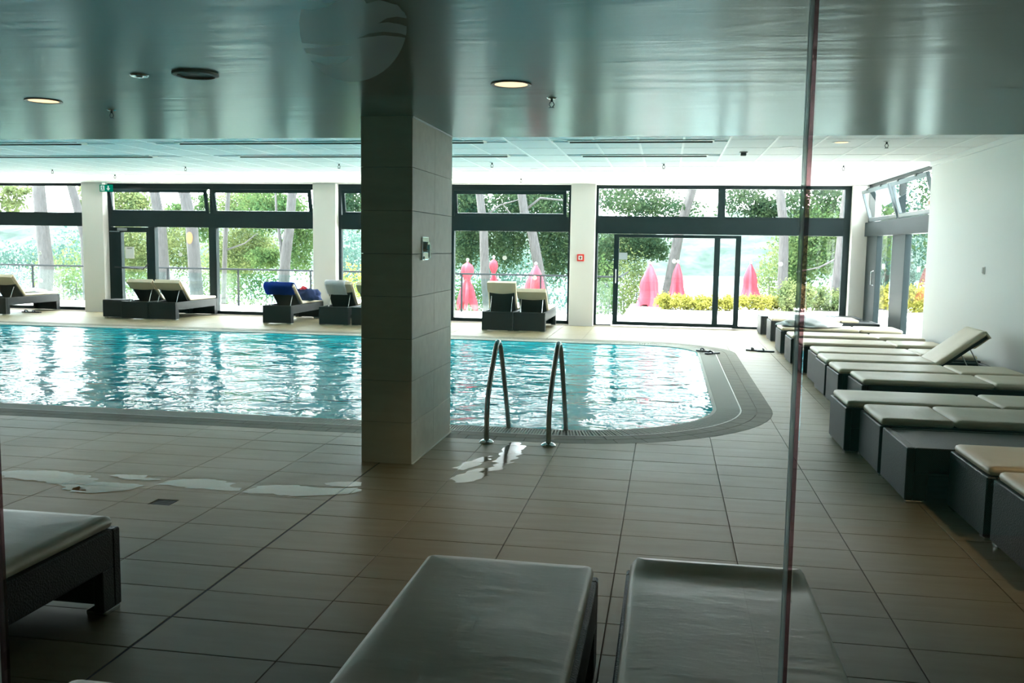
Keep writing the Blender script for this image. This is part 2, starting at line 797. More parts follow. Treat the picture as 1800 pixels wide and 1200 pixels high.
for k, (dist, c, gl, gr, ga, gb, q) in enumerate(singles):
    if k >= 296:
        tile_faces(far, q, 0, -.014)
        continue
    key = (gl, gr, ga, gb)
    if key not in cache:
        t = MB()
        t.box(-TW / 2 + gl, TW / 2 - gr, -TD / 2 + gb, TD / 2 - ga, -.014, 0, .0012)
        cache[key] = t.mesh('tile', M_floor)
    link('tile', cache[key], floor, (c[0], c[1], rnd.uniform(-.0006, 0)), (rnd.gauss(0, .0006), rnd.gauss(0, .0004), 0))
tag(obj('distant_tiles', far, M_floor, floor), kind='stuff')
mb = MB()
mb.box(TX0 - 3 * TW - .0055, TX0 - 3 * TW + .0055, YF, 6.18, -.012, -.003)
mb.box(-1.76, XR, TY0 - .0055, TY0 + .0055, -.012, -.003)
mb.box(XL, -2.14, TY0 - .0055, TY0 + .0055, -.012, -.003)
obj('expansion_joint', mb, M_darkjoint, floor)

# ------------------------------------------------------------------ pool
basin = thing('pool_basin', 'turquoise mosaic basin of the indoor swimming pool', 'pool', kind='structure')
mb = MB()
n = len(INNER)
top = [mb.bm.verts.new((x, y, -.03)) for x, y in INNER]
bot = [mb.bm.verts.new((x, y, -1.0)) for x, y in INNER]
mb.bm.faces.new(bot)
for i in range(n):
    j = (i + 1) % n
    mb.bm.faces.new((top[i], top[j], bot[j], bot[i]))
me = bpy.data.meshes.new('basin_shell')
mb.bm.to_mesh(me)
mb.bm.free()
me.materials.append(M_basin)
link('basin_shell', me, basin)
mb = MB()
vs = [mb.bm.verts.new((x, y, -.014)) for x, y in INNER]
mb.bm.faces.new(vs)
wt = obj('pool_water', mb, M_water)
tag(wt, 'rippled turquoise water filling the indoor pool', 'water', kind='stuff')

cop = thing('pool_coping', 'curved beige coping band with overflow grille along the pool edge', 'coping', kind='structure')


def ring(o0, o1, z0, z1, m, name, parent):
    a, b = outline(o0, 24), outline(o1, 24)
    a = [(PXL, a[0][1])] + a[1:-1] + [(PXL, a[-1][1])]
    b = [(PXL, b[0][1])] + b[1:-1] + [(PXL, b[-1][1])]
    mb = MB()
    A1 = [mb.bm.verts.new((x, y, z1)) for x, y in a]
    B1 = [mb.bm.verts.new((x, y, z1)) for x, y in b]
    A0 = [mb.bm.verts.new((x, y, z0)) for x, y in a]
    B0 = [mb.bm.verts.new((x, y, z0)) for x, y in b]
    for i in range(len(a) - 1):
        mb.bm.faces.new((A1[i], A1[i + 1], B1[i + 1], B1[i]))
        mb.bm.faces.new((A0[i], A1[i], A1[i + 1], A0[i + 1]))
        mb.bm.faces.new((B0[i], B0[i + 1], B1[i + 1], B1[i]))
    return obj(name, mb, m, parent)


M_grille = mat('grille_plastic', (.40, .41, .35), .6, 0, .2)
M_edge = mat('pale_edge', (.72, .70, .62), .5)
ring(-.0, .035, -.2, -.004, M_grille, 'pool_edge', cop)
ring(.035, .27, -.2, -.02, mat('grille_channel', (.22, .22, .19), .6), 'overflow_channel', cop)
ring(.262, .276, -.2, .001, M_edge, 'edge_strip', cop)
ring(.276, COPW, -.2, -.004, M_grout, 'coping_bed', cop)


def walk(off, step):
    """points and outward normals along the outline"""
    pts = outline(off, 40)
    out = []
    for i in range(len(pts) - 1):
        a, b = Vector(pts[i]), Vector(pts[i + 1])
        l = (b - a).length
        out.append((a, b, l))
    res = []
    acc = 0
    for a, b, l in out:
        while acc <= l:
            p = a + (b - a) * (acc / l)
            t = (b - a).normalized()
            res.append((p, Vector((t.y, -t.x))))
            acc += step
        acc -= l
    return res


mb = MB()
for p, nn in walk(.0, .0245):
    t = Vector((-nn.y, nn.x))
    # ribs converge on the curve
    a0, a1 = p + nn * .037, p + nn * .26
    h = .0085
    c = [a0 - t * h, a0 + t * h, a1 + t * h, a1 - t * h]
    lo = [mb.bm.verts.new((q.x, q.y, -.02)) for q in c]
    hi = [mb.bm.verts.new((q.x, q.y, -.003)) for q in c]
    mb.bm.faces.new(hi)
    for i in range(4):
        mb.bm.faces.new((lo[i], lo[(i + 1) % 4], hi[(i + 1) % 4], hi[i]))
tag(obj('grille_slats', mb, M_grille, cop), kind='stuff')


def seg_ring(o0, o1, step):
    """tiles following the ring between two offsets: list of quads"""
    A = walk(o0, step)
    quads = []
    for (p, nn), (q, n2) in zip(A, A[1:]):
        w_ = o1 - o0
        quads.append([p, q, q + n2 * w_, p + nn * w_])
    return quads


ct = []
restm = MB()
for o0, o1 in ((.279, .42), (.424, COPW - .002)):
    for qd in seg_ring(o0, o1, .24):
        c = sum(qd, Vector((0, 0))) / 4
        qq = [c + (p - c) * (1 - .0025 / max(.01, (p - c).length)) for p in qd]
        if c.y < 11.5 and in_view((c.x, c.y, 0), 30) and len(ct) < 200:
            mb = MB()
            tile_faces(mb, [((p - c).x, (p - c).y) for p in qq], .0005, -.01)
            link('coping_tile', mb.mesh('coping_tile', M_cop), cop, (c.x, c.y, 0))
            ct.append(1)
        else:
            tile_faces(restm, [(p.x, p.y) for p in qq], .0005, -.01)
tag(obj('distant_coping_tiles', restm, M_cop, cop), kind='stuff')

# added unseen spots washing the rear wall, so its reflection tints the glass
for x in (-1.6, .2, 2.0):
    ld = bpy.data.lights.new('added_wall_wash', 'SPOT')
    ld.energy = 16
    ld.spot_size = math.radians(100)
    ld.shadow_soft_size = .1
    lo = bpy.data.objects.new('added_wall_wash', ld)
    COL.objects.link(lo)
    lo.location = (x, -1.4, 2.40)
    lo.rotation_euler = (math.radians(-55), 0, 0)

# ------------------------------------------------------------------ walls and ceilings
wl = thing('wall_left', 'white end wall of the pool hall', 'wall', kind='structure')
obj('plaster', MB().box(XL - .2, XL, YF - .2, YG + .2, -.2, 3.1), M_paint, wl)
wf = thing('wall_front', 'unseen corridor wall coloured teal to tint the glass partition', 'wall', kind='structure')
obj('plaster', MB().box(XL - .2, XR + .2, YF - .2, YF, -.2, 3.1), mat('added_teal_tint', (.05, .30, .25), .7), wf)  # teal made up for this unseen wall, to lend dark areas its tint
wr = thing('wall_right', 'smooth white wall beside the row of loungers', 'wall', kind='structure')
mb = MB()
mb.box(XR, XR + .35, YF - .2, YRW, -.2, 3.1)
obj('plaster', mb, M_paint, wr)
mb = MB()
mb.box(XR - .03, XR, 10.0, YRW, 2.76, ZUP)
obj('cornice_strip', mb, M_white, wr)
wb = thing('wall_back', 'cream painted piers between the tall garden windows', 'wall', kind='structure')
mb = MB()
mb.box(XL - .2, XR + .35, YB, YG + .2, ZUP - .01, 3.1)
obj('lintel', mb, M_pier, wb)
for k, (a, b) in enumerate(PIERS):
    if k == 4:
        continue
    obj('pier', MB().box(a, b, YB, YG + .2, -.1, ZUP, .006), M_pier, wb)
obj('corner_pier', MB().box(3.44, XR + .35, YB, YG + .25, -.1, ZUP, .006), M_pier, wb)
mb = MB()
mb.box(XL, PIERS[0][0], YB, YG + .2, -.1, ZUP)
obj('end_panel', mb, M_pier, wb)

low = thing('lowered_ceiling', 'glossy grey lacquered lower ceiling reflecting the windows', 'ceiling', kind='structure')
obj('lacquered_panel', MB().box(XL - .1, XR + .1, YF - .1, YSLAB, ZLOW, 3.05), M_low, low)

ceil = thing('ceiling', 'white suspended grid ceiling over the pool', 'ceiling', kind='structure')
obj('ceiling_deck', MB().box(XL - .1, XR + .35, YSLAB, YB + .01, ZUP + .012, 3.1), M_cgrid, ceil)
PW, PDp = .52, .87
PX_OFF, PY_OFF = .14, 10.90
SLOTS = []
for y in (10.98, 12.66):
    for a, b in ((-1.21, .49), (-6.22, -2.22), (-11.6, -7.58), (-16.8, -12.8)):
        SLOTS.append((a, b, y))
rest = MB()
npan = 0
panel_me = None
cands = []
for i in range(-37, 8):
    for j in range(-4, 10):
        x0 = PX_OFF + PW * i
        y0 = PY_OFF + PDp * j
        x1, y1 = x0 + PW, y0 + PDp
        if x0 < XL or y0 < YSLAB - .5:
            continue
        x1c, y0c, y1c = min(x1, XR), max(y0, YSLAB), min(y1, YB)
        if x1c - x0 < .1 or y1c - y0c < .1:
            continue
        hit = any(x0 < b and x1c > a and y0c < y + .12 and y1c > y - .12 for a, b, y in SLOTS)
        if hit:
            for pc in [(x0, x1c, y0c, y1c)]:
                ys = [s[2] for s in SLOTS if y0c < s[2] + .12 and y1c > s[2] - .12][0]
                a_, b_ = ys - .12, ys + .12
                if a_ - y0c > .03:
                    rest.box(x0 + .008, x1c - .008, y0c + .008, a_ - .004, ZUP, ZUP + .012)
                if y1c - b_ > .03:
                    rest.box(x0 + .008, x1c - .008, b_ + .004, y1c - .008, ZUP, ZUP + .012)
            continue
        if x1c == x1 and y0c == y0 and y1c == y1 and in_view(((x0 + x1) / 2, (y0 + y1) / 2, ZUP), 20) and y0 < 16.5:
            cands.append((y0, x0))
        else:
            rest.box(x0 + .008, x1c - .008, y0c + .008, y1c - .008, ZUP, ZUP + .012)
cands.sort()
for k, (y0, x0) in enumerate(cands):
    if k >= 280:
        rest.box(x0 + .008, x0 + PW - .008, y0 + .008, y0 + PDp - .008, ZUP, ZUP + .012)
        continue
    if panel_me is None:
        panel_me = MB().box(-PW / 2 + .008, PW / 2 - .008, -PDp / 2 + .008, PDp / 2 - .008, 0, .012, .002).mesh('ceiling_panel', M_cpanel)
    link('ceiling_panel', panel_me, ceil, (x0 + PW / 2, y0 + PDp / 2, ZUP + rnd.uniform(0, .001)))
tag(obj('distant_ceiling_panels', rest, M_cpanel, ceil), kind='stuff')

gb_ = MB()
for i in range(-37, 8):
    x0 = PX_OFF + PW * i
    if XL < x0 < XR:
        gb_.box(x0 - .013, x0 + .013, YSLAB, YB, ZUP - .004, ZUP + .01)
for j in range(-4, 10):
    y0 = PY_OFF + PDp * j
    if YSLAB < y0 < YB:
        gb_.box(XL, XR, y0 - .011, y0 + .011, ZUP - .003, ZUP + .01)
tag(obj('grid_bars', gb_, M_cgrid, ceil), kind='stuff')
for k, (a, b, y) in enumerate(SLOTS):
    if a < -14:
        continue
    row = 'nearer' if y < 12 else 'farther'
    where = {-1.21: 'short cream slot diffuser above the ladder end of the pool',
             -6.22: 'long slot diffuser above mid pool beside the tiled column',
             -11.6: 'long slot diffuser toward the wall side away from the column'}[a]
    s = thing('slot_diffuser', f'{where}, {row} row', 'air vent', ((a + b) / 2, y, ZUP), group='slot diffusers in the white ceiling')
    l = (b - a) / 2
    mb = MB()
    mb.box(-l, l, -.115, -.02, -.012, .012, .002)
    mb.box(-l, l, .02, .115, -.012, .012, .002)
    mb.box(-l, -l + .02, -.02, .02, -.012, .012)
    mb.box(l - .02, l, -.02, .02, -.012, .012)
    obj('frame', mb, M_slot, s)
    obj('slot', MB().box(-l + .02, l - .02, -.0199, .0199, -.004, .011), M_slotdark, s)
    obj('blade', MB().box(-l + .02, l - .02, -.012, .012, -.026, -.004), M_slotdark, s)

# ------------------------------------------------------------------ windows
def window_unit(name, label, x0, x1, mull, sashes, lower, flip=False, xf=None):
    pass


def put_frame(par, boxes, nm='frame', m=M_frame):
    mb = MB()
    for b in boxes:
        mb.box(*b, .003)
    return obj(nm, mb, m, par)


def pane(par, x0, x1, z0, z1, y=YG, nm='pane', th=.012):
    return obj(nm, MB().box(x0, x1, y - th / 2, y + th / 2, z0, z1), M_glass, par)


def sash(par, x0, x1, z0, z1, tilt, y=YG):
    """bottom-hung sash leaning into the room"""
    s = link('sash', None, par, (x0, y - .03, z0), (math.radians(tilt), 0, 0))
    w_, h = x1 - x0, z1 - z0
    mb = MB()
    t = .07
    for b in ((0, w_, -.05, .0, 0, t), (0, w_, -.05, .0, h - t, h), (0, t, -.05, .0, t, h - t), (w_ - t, w_, -.05, .0, t, h - t)):
        mb.box(*b, .004)
    obj('sash_frame', mb, M_frame, s)
    obj('pane', MB().box(t, w_ - t, -.031, -.019, t, h - t), M_glass, s)
    return s


def sticker(par, px, py, y=YG):
    p = at_y(px, py, y - .012)
    mb = MB()
    mb.lathe([(0, .0), (.047, .0), (.047, .002), (0, .002)], 16)
    return obj('glass_marker', mb, M_white, par, p, (math.radians(90), 0, 0))


ZT0, ZT1 = 1.87, 2.17     # dark transom band
ZTOP = 2.75
fy0, fy1 = YG - .05, YG + .05


def bay_common(wd, x0, x1, upper_mulls, lower_mulls, zb=.07):
    put_frame(wd, [(x0, x1, fy0, fy1, ZTOP, ZUP), (x0, x0 + .06, fy0, fy1, 0, ZTOP), (x1 - .06, x1, fy0, fy1, 0, ZTOP), (x0, x1, fy0, fy1, 0, zb)], 'outer_frame')
    put_frame(wd, [(x0 + .06, x1 - .06, fy0 - .03, fy1, ZT0, ZT1)], 'transom')
    for x in upper_mulls:
        put_frame(wd, [(x - .05, x + .05, fy0, fy1, ZT1, ZTOP)], 'upper_mullion')
    for x, hw in lower_mulls:
        put_frame(wd, [(x - hw, x + hw, fy0 - .04, fy1, zb, ZT0)], 'mullion')


# window 1 (the bay cut by the edge of the picture)
a, b = PIERS[0][1], PIERS[1][0]
w1 = thing('window_1', 'tall dark framed window bay, first beyond the cream pier at one end', 'window', kind='structure')
bay_common(w1, a, b, [-15.2], [(-15.2, .06)])
for x0, x1 in ((a + .06, -15.25), (-15.15, b - .06)):
    pane(w1, x0, x1, ZT1, ZTOP)
    pane(w1, x0, x1, .07, ZT0)
sticker(w1, 70, 445)
sticker(w1, 72, 493)
# window 2 with the exit door
a, b = PIERS[1][1], PIERS[2][0]
w2 = thing('window_2', 'dark framed window bay holding the emergency exit door and two tilted sashes', 'window', kind='structure')
bay_common(w2, a, b, [-9.74], [(-11.15, .075), (-9.72, .085)])
put_frame(w2, [(a + .06, -9.79, fy0, fy1, ZTOP - .06, ZTOP), (-9.69, b - .06, fy0, fy1, ZTOP - .06, ZTOP)], 'head_rail')
sash(w2, a + .07, -9.80, ZT1 + .0, 2.70, 12)
sash(w2, -9.68, b - .07, ZT1 + .0, 2.70, 12)
pane(w2, -11.07, -9.81, .07, ZT0)
pane(w2, -9.63, b - .06, .07, ZT0)
sticker(w2, 317, 447)
d1 = thing('door_1', 'dark framed glazed emergency exit door in the second window bay', 'door', kind='structure')
dx0, dx1 = a + .065, -11.23
put_frame(d1, [(dx0, dx0 + .24, fy0 - .02, fy1, .075, ZT0 - .01), (dx1 - .06, dx1, fy0 - .02, fy1, .075, ZT0 - .01), (dx0 + .24, dx1 - .06, fy0 - .02, fy1, .075, .17), (dx0 + .24, dx1 - .06, fy0 - .02, fy1, ZT0 - .12, ZT0 - .01)], 'door_frame')
pane(d1, dx0 + .24, dx1 - .06, .17, ZT0 - .12)
mb = MB()
mb.tube([(dx0 + .12, fy0 - .03, .98), (dx0 + .12, fy0 - .10, .98), (dx1 - .10, fy0 - .10, .95), (dx1 - .03, fy0 - .03, 1.06)], .014, 8)
obj('push_bar', mb, M_black, d1)
mb = MB()
mb.box(dx0 + .18, dx0 + .42, fy0 - .07, fy0 - .02, ZT0 - .09, ZT0 - .03, .006)
cl = obj('door_closer', mb, M_steel, d1)
obj('closer_arm', MB().box(dx0 + .02, dx0 + .26, fy0 - .10, fy0 - .08, ZT0 - .115, ZT0 - .10), M_chrome, d1)
p = at_y(228, 443, YG - .01)
nsh = link('notice_sheet', None, d1, p)
obj('paper', MB().box(-.11, .11, -.003, 0, -.14, .12), M_white, nsh)
obj('heading', MB().box(-.06, .06, -.005, -.003, .07, .10), M_grey, nsh)
# window 3
a, b = PIERS[2][1], PIERS[3][0]
w3 = thing('window_3', 'dark framed window bay with tilted sashes behind the tiled column', 'window', kind='structure')
bay_common(w3, a, b, [-4.42], [(-4.42, .06)])
put_frame(w3, [(a + .06, -4.47, fy0, fy1, ZTOP - .06, ZTOP), (-4.37, b - .06, fy0, fy1, ZTOP - .06, ZTOP)], 'head_rail')
sash(w3, a + .10, -4.48, ZT1, 2.70, 11)
sash(w3, -4.36, b - .10, ZT1, 2.70, 11)
pane(w3, a + .06, -4.48, .07, ZT0)
pane(w3, -4.36, b - .06, .07, ZT0)
sticker(w3, 887, 453)
sticker(w3, 940, 488)
# window 4 with the sliding door
a, b = PIERS[3][1], 3.44
w4 = thing('window_4', 'dark framed window bay with wide fixed lights over the sliding door', 'window', kind='structure')
put_frame(w4, [(a, b, fy0, fy1, ZTOP - .01, ZUP), (a, a + .05, fy0, fy1, 0, ZTOP + .02), (b - .12, b, fy0, fy1, 0, ZTOP + .02), (a, a + .35, fy0, fy1, 0, .02)], 'outer_frame')
put_frame(w4, [(a + .05, b - .12, fy0 - .03, fy1, ZT0 - .02, ZT1 - .02)], 'transom')
put_frame(w4, [(.94, 1.08, fy0, fy1, ZT1 - .02, ZTOP + .02)], 'upper_mullion')
put_frame(w4, [(a + .05, .94, fy0, fy1, ZT1 - .02, ZT1 + .03), (1.08, b - .12, fy0, fy1, ZT1 - .02, ZT1 + .03)], 'sill_rail')
pane(w4, a + .05, .94, ZT1, ZTOP + .02)
pane(w4, 1.08, b - .12, ZT1, ZTOP + .02)
pane(w4, a + .05, -1.06, .02, ZT0)
pane(w4, 1.32, b - .12, .05, ZT0, YG + .02)
put_frame(w4, [(1.30, b - .12, fy0 + .05, fy1, 0, .05)], 'bottom_rail')
sticker(w4, 1372, 464, YG + .02)
d2 = thing('door_2', 'wide dark framed sliding glass door opening onto the terrace', 'door', kind='structure')
s0, s1 = -1.07, 1.41
dz = ZT0 - .03
put_frame(d2, [(s0, s0 + .10, fy0 - .04, fy0 + .04, .02, dz), (s1 - .10, s1, fy0 - .04, fy0 + .04, .02, dz), (.90, 1.01, fy0 - .03, fy0 + .04, .09, dz - .06), (s0 + .1, s1 - .1, fy0 - .04, fy0 + .04, .02, .09), (s0 + .1, s1 - .1, fy0 - .04, fy0 + .04, dz - .06, dz)], 'door_frame')
pane(d2, s0 + .10, .90, .09, dz - .06, fy0)
pane(d2, 1.01, s1 - .10, .09, dz - .06, fy0)
mb = MB()
mb.tube([(s0 + .05, fy0 - .05, .85), (s0 + .05, fy0 - .09, .88), (s0 + .05, fy0 - .09, 1.12), (s0 + .05, fy0 - .05, 1.15)], .01, 8)
obj('door_handle', mb, M_steel, d2)
sticker(d2, 1185, 459, fy0)
p = at_y(1094, 450, fy0 - .01)
obj('notice_sheet', MB().box(-.10, .10, -.003, 0, -.07, .07), mat('grey_paper', (.45, .5, .55), .7), d2, p)
# window 5: the side wall beyond the solid wall
w5 = thing('window_5', 'side window bay at the corner with two tilted upper sashes', 'window', kind='structure')
xa, xb = XR + .12, XR + .22
Y0w, Y1w = YRW, YB


def put_frame_y(par, boxes, nm='frame'):
    mb = MB()
    for b in boxes:
        mb.box(xa + b[4] if len(b) > 4 else xa, xb, b[0], b[1], b[2], b[3], .003)
    return obj(nm, mb, M_frame, par)


put_frame_y(w5, [(Y0w, Y1w, 2.76, ZUP), (Y0w, Y0w + .06, 0, 2.76), (17.45, Y1w, 0, 2.1), (Y1w - .1, Y1w, 2.1, 2.76), (Y0w, Y1w, 0, .06)], 'outer_frame')
put_frame_y(w5, [(Y0w, Y1w, ZT0 - .02, ZT1 - .06, -.05)], 'transom')
put_frame_y(w5, [(15.45, 16.3, .06, ZT0 - .02)], 'mullion')
put_frame_y(w5, [(15.95, 16.05, ZT1 - .06, 2.76)], 'upper_mullion')
for y0, y1 in ((Y0w + .08, 15.93), (16.07, Y1w - .12)):
    s = link('sash', None, w5, (xa, y0, ZT1 - .05), (0, math.radians(-17), 0))
    h, l, t = .60, y1 - y0, .07
    mb = MB()
    for b in ((0, l, 0, t), (0, l, h - t, h), (0, t, t, h - t), (l - t, l, t, h - t)):
        mb.box(0, .05, b[0], b[1], b[2], b[3], .004)
    obj('sash_frame', mb, mat('grey_window_frame', (.16, .20, .22), .35), s)
    obj('pane', MB().box(.02, .03, t, l - t, t, h - t), M_glass, s)
    for yy in (.25 * l, .75 * l):
        obj('stay', MB().box(-.01, .10, yy - .04, yy + .04, h - .02, h + .015, .004), M_black, s)
obj('pane', MB().box(xa + .045, xa + .055, Y0w + .06, 15.45, .06, ZT0), M_glass, w5)
obj('pane', MB().box(xa + .045, xa + .055, 16.3, 17.45, .06, ZT0), M_glass, w5)
for px, py, xx in ((1551, 468, XR + .15), (1613, 473, XR + .15)):
    d = ray(px, py)
    p = Vector((0, 0, EYE)) + d * (xx / d.x)
    mb = MB()
    mb.lathe([(0, 0), (.05, 0), (.05, .002), (0, .002)], 16)
    obj('glass_marker', mb, M_white, w5, p, (0, math.radians(90), 0))
mb = MB().tube([(xa - .02, 17.5, .95), (xa - .06, 17.5, .97), (xa - .06, 17.5, 1.2), (xa - .02, 17.5, 1.22)], .012, 8)
obj('handle', mb, M_steel, w5)
mb = MB()
mb.box(XR, XR + .35, YRW, YB, ZUP, 3.1)
obj('lintel', mb, M_paint, wr)

# ------------------------------------------------------------------ tiled column
colm = thing('tiled_column', 'square tiled column standing on the deck at the pool edge', 'column', kind='structure')
CX0, CX1, CY0, CY1 = -2.135, -1.762, 6.19, 7.37
obj('column_core', MB().box(CX0 + .012, CX1 - .012, CY0 + .012, CY1 - .012, -.1, ZLOW), M_darkjoint, colm)
zs = [2.45]
z = 2.10
# joints measured on the near edge
joints = [.0, .30, .60, .90, 1.20, 1.50, 1.80, 2.10, ZLOW]
off = .0
jm = CY0 + .62
tcache = {}


def col_tile(w_, h, loc, rot):
    key = (round(w_, 3), round(h, 3))
    if key not in tcache:
        tcache[key] = MB().box(-w_ / 2 + .0015, w_ / 2 - .0015, 0, .012, .0015, h - .0015, .001).mesh('wall_tile', M_col)
    link('wall_tile', tcache[key], colm, loc, rot)


for z0, z1 in zip(joints, joints[1:]):
    h = z1 - z0
    col_tile(CX1 - CX0, h, ((CX0 + CX1) / 2, CY0, z0), (0, 0, 0))
    col_tile(CX1 - CX0, h, ((CX0 + CX1) / 2, CY1, z0), (0, 0, math.pi))
    for y0, y1 in ((CY0, jm), (jm, CY1)):
        col_tile(y1 - y0, h, (CX1, (y0 + y1) / 2, z0), (0, 0, math.pi / 2))
        col_tile(y1 - y0, h, (CX0, (y0 + y1) / 2, z0), (0, 0, -math.pi / 2))
obj('top_trim', MB().box(CX1 - .006, CX1 + .006, CY0, CY1, ZLOW - .014, ZLOW - .002), M_white, colm)
mb = MB()
mb.box(CX1 - .004, CX1 + .010, CY0 - .004, CY1, .0005, .006)
obj('base_sealant', mb, M_edge, colm)

vv = thing('shower_valve', 'square chrome lever valve set in the tiled column', 'valve', (CX1, 6.53, 1.54))
obj('plate', MB().box(0, .008, -.09, .09, -.085, .085, .006, 2), M_chrome, vv)
mb = MB()
mb.tube([(0, 0, .01), (.03, 0, .01)], .04, 16)
obj('hub', mb, M_chrome, vv, smooth=False)
obj('lever', MB().box(.028, .042, -.015, .015, -.07, .03, .005), M_chrome, vv)
obj('screw', MB().tube([(.008, -.055, -.07), (.016, -.055, -.07)], .012, 10), M_chrome, vv)

# ------------------------------------------------------------------ fixed fittings
al = thing('fire_alarm', 'small red fire alarm call point on the pier by the sliding door', 'alarm', (-1.72, YB, 1.36))
obj('housing', MB().box(-.07, .07, -.045, 0, -.07, .07, .008, 2), mat('alarm_red', (.75, .03, .02), .4), al)
obj('face_plate', MB().box(-.04, .04, -.05, -.045, -.04, .04), M_white, al)
mb = MB()
mb.prism([(-.012, -.03), (.012, -.03), (.012, 0), (.028, 0), (0, .028), (-.028, 0), (-.012, 0)], 0, .002)
obj('symbol', mb, mat('alarm_symbol', (.15, .05, .05), .5), al, (0, -.05, 0), (math.radians(90), 0, 0))

ex = thing('exit_sign', 'green emergency exit sign with running figure and arrow', 'sign', (-12.06, YB - .06, 2.69))
obj('sign_body', MB().box(-.15, .15, -.02, .02, -.075, .075, .004), emission('exit_green', (.0, .28, .16), .22), ex)
mw = emission('exit_white', (.8, 1, .9), .22)
mb = MB()
mb.prism([(.045, .05), (.075, .05), (.075, -.005), (.105, -.005), (.06, -.055), (.015, -.005), (.045, -.005)], 0, .002)
obj('arrow', mb, mw, ex, (0, -.02, 0), (math.radians(90), 0, 0))
mb = MB()
mb.prism([(-.12, -.055), (-.03, -.055), (-.03, .055), (-.12, .055)], 0, .001)
obj('door_symbol', mb, mw, ex, (0, -.02, 0), (math.radians(90), 0, 0))
mb = MB()
mb.prism([(-.08, .048), (-.065, .048), (-.065, .033), (-.08, .033)], 0, .002)
mb.prism([(-.085, .03), (-.065, .03), (-.062, -.01), (-.08, -.01)], 0, .002)
mb.prism([(-.08, -.01), (-.062, -.01), (-.045, -.045), (-.055, -.05)], 0, .002)
mb.prism([(-.08, -.01), (-.07, -.01), (-.095, -.05), (-.108, -.045)], 0, .002)
mb.prism([(-.085, .03), (-.085, .02), (-.105, .005), (-.108, .014)], 0, .002)
obj('running_figure', mb, MATS.get('x') or emission('exit_green_figure', (.0, .25, .15), .22), ex, (0, -.0215, 0), (math.radians(90), 0, 0))
# bracket to ceiling
obj('hanger', MB().box(-.01, .01, -.01, .01, .075, .13), M_white, ex)

sw = thing('wall_switch', 'tiny grey switch alone on the white wall', 'switch', (XR, 11.3, 1.37))
obj('plate', MB().box(-.012, 0, -.04, .04, -.045, .045, .004), M_white, sw)
obj('rocker', MB().box(-.018, -.012, -.02, .025, -.035, .035, .002), M_grey, sw)

for px, py, lb in ((76.5, 177, 'round warm downlight in the lowered ceiling near the ceiling speaker'), (898.5, 148, 'round warm downlight in the lowered ceiling beyond the tiled column'), (None, None, 'round warm downlight in the lowered ceiling above the loungers nearest the camera')):
    p = at_z(px, py, ZLOW) if px else Vector((2.45, 4.9, ZLOW))
    t = thing('ceiling_downlight', lb, 'ceiling light', p, group='warm downlights in the lowered ceiling')
    obj('rim', MB().lathe([(.092, 0), (.112, 0), (.112, -.006), (.092, -.004)], 28), mat('brown_rim', (.25, .18, .12), .4), t)
    obj('lamp', MB().lathe([(0, -.002), (.093, -.001), (.093, .002), (0, .002)], 28), M_lampwarm, t)
    ld = bpy.data.lights.new('lamp_glow', 'SPOT')
    ld.energy = 9
    ld.spot_size = math.radians(84)
    ld.spot_blend = .6
    ld.color = (1, .68, .34)
    ld.shadow_soft_size = .09
    lo = bpy.data.objects.new('lamp_glow', ld)
    COL.objects.link(lo)
    lo.parent = t
    lo.location = (0, 0, -.03)
p = at_z(343.5, 129, ZLOW)
t = thing('ceiling_speaker', 'round grey loudspeaker grille in the lowered ceiling', 'speaker', p)
obj('rim', MB().lathe([(.095, 0), (.12, 0), (.118, -.012), (.10, -.016), (.095, -.008)], 28), M_grey, t)
obj('grille', MB().lathe([(0, -.006), (.096, -.006), (.096, 0), (0, 0)], 28), mat('dark_grille', (.13, .13, .12), .6), t)
p = at_z(245, 132, ZLOW)
t = thing('ceiling_cover', 'small round metal cover plate beside the ceiling speaker', 'cover plate', p)
obj('disc', MB().lathe([(0, -.008), (.045, -.008), (.05, 0), (0, 0)], 20), M_steel, t)
obj('hub', MB().lathe([(0, -.014), (.018, -.014), (.02, -.008), (0, -.008)], 14), M_steel, t)


def sprinkler(px, py, z, lb, s=1.0):
    p = at_z(px, py, z)
    t = thing('sprinkler', lb, 'sprinkler', p, group='ceiling sprinklers')
    obj('escutcheon', MB().lathe([(0, -.008 * s), (.022 * s, -.008 * s), (.034 * s, 0), (0, 0)], 16), M_steel if z < 2.6 else M_white, t)
    mb = MB()
    mb.tube([(0, 0, -.008 * s), (0, 0, -.028 * s)], .009 * s, 8)
    mb.tube([(.009 * s, 0, -.026 * s), (.016 * s, 0, -.045 * s), (.004 * s, 0, -.062 * s)], .003 * s, 6)
    mb.tube([(-.009 * s, 0, -.026 * s), (-.016 * s, 0, -.045 * s), (-.004 * s, 0, -.062 * s)], .003 * s, 6)
    obj('body', mb, M_black, t)
    obj('deflector', MB().lathe([(0, -.066 * s), (.018 * s, -.066 * s), (.018 * s, -.062 * s), (0, -.062 * s)], 14), M_black, t)


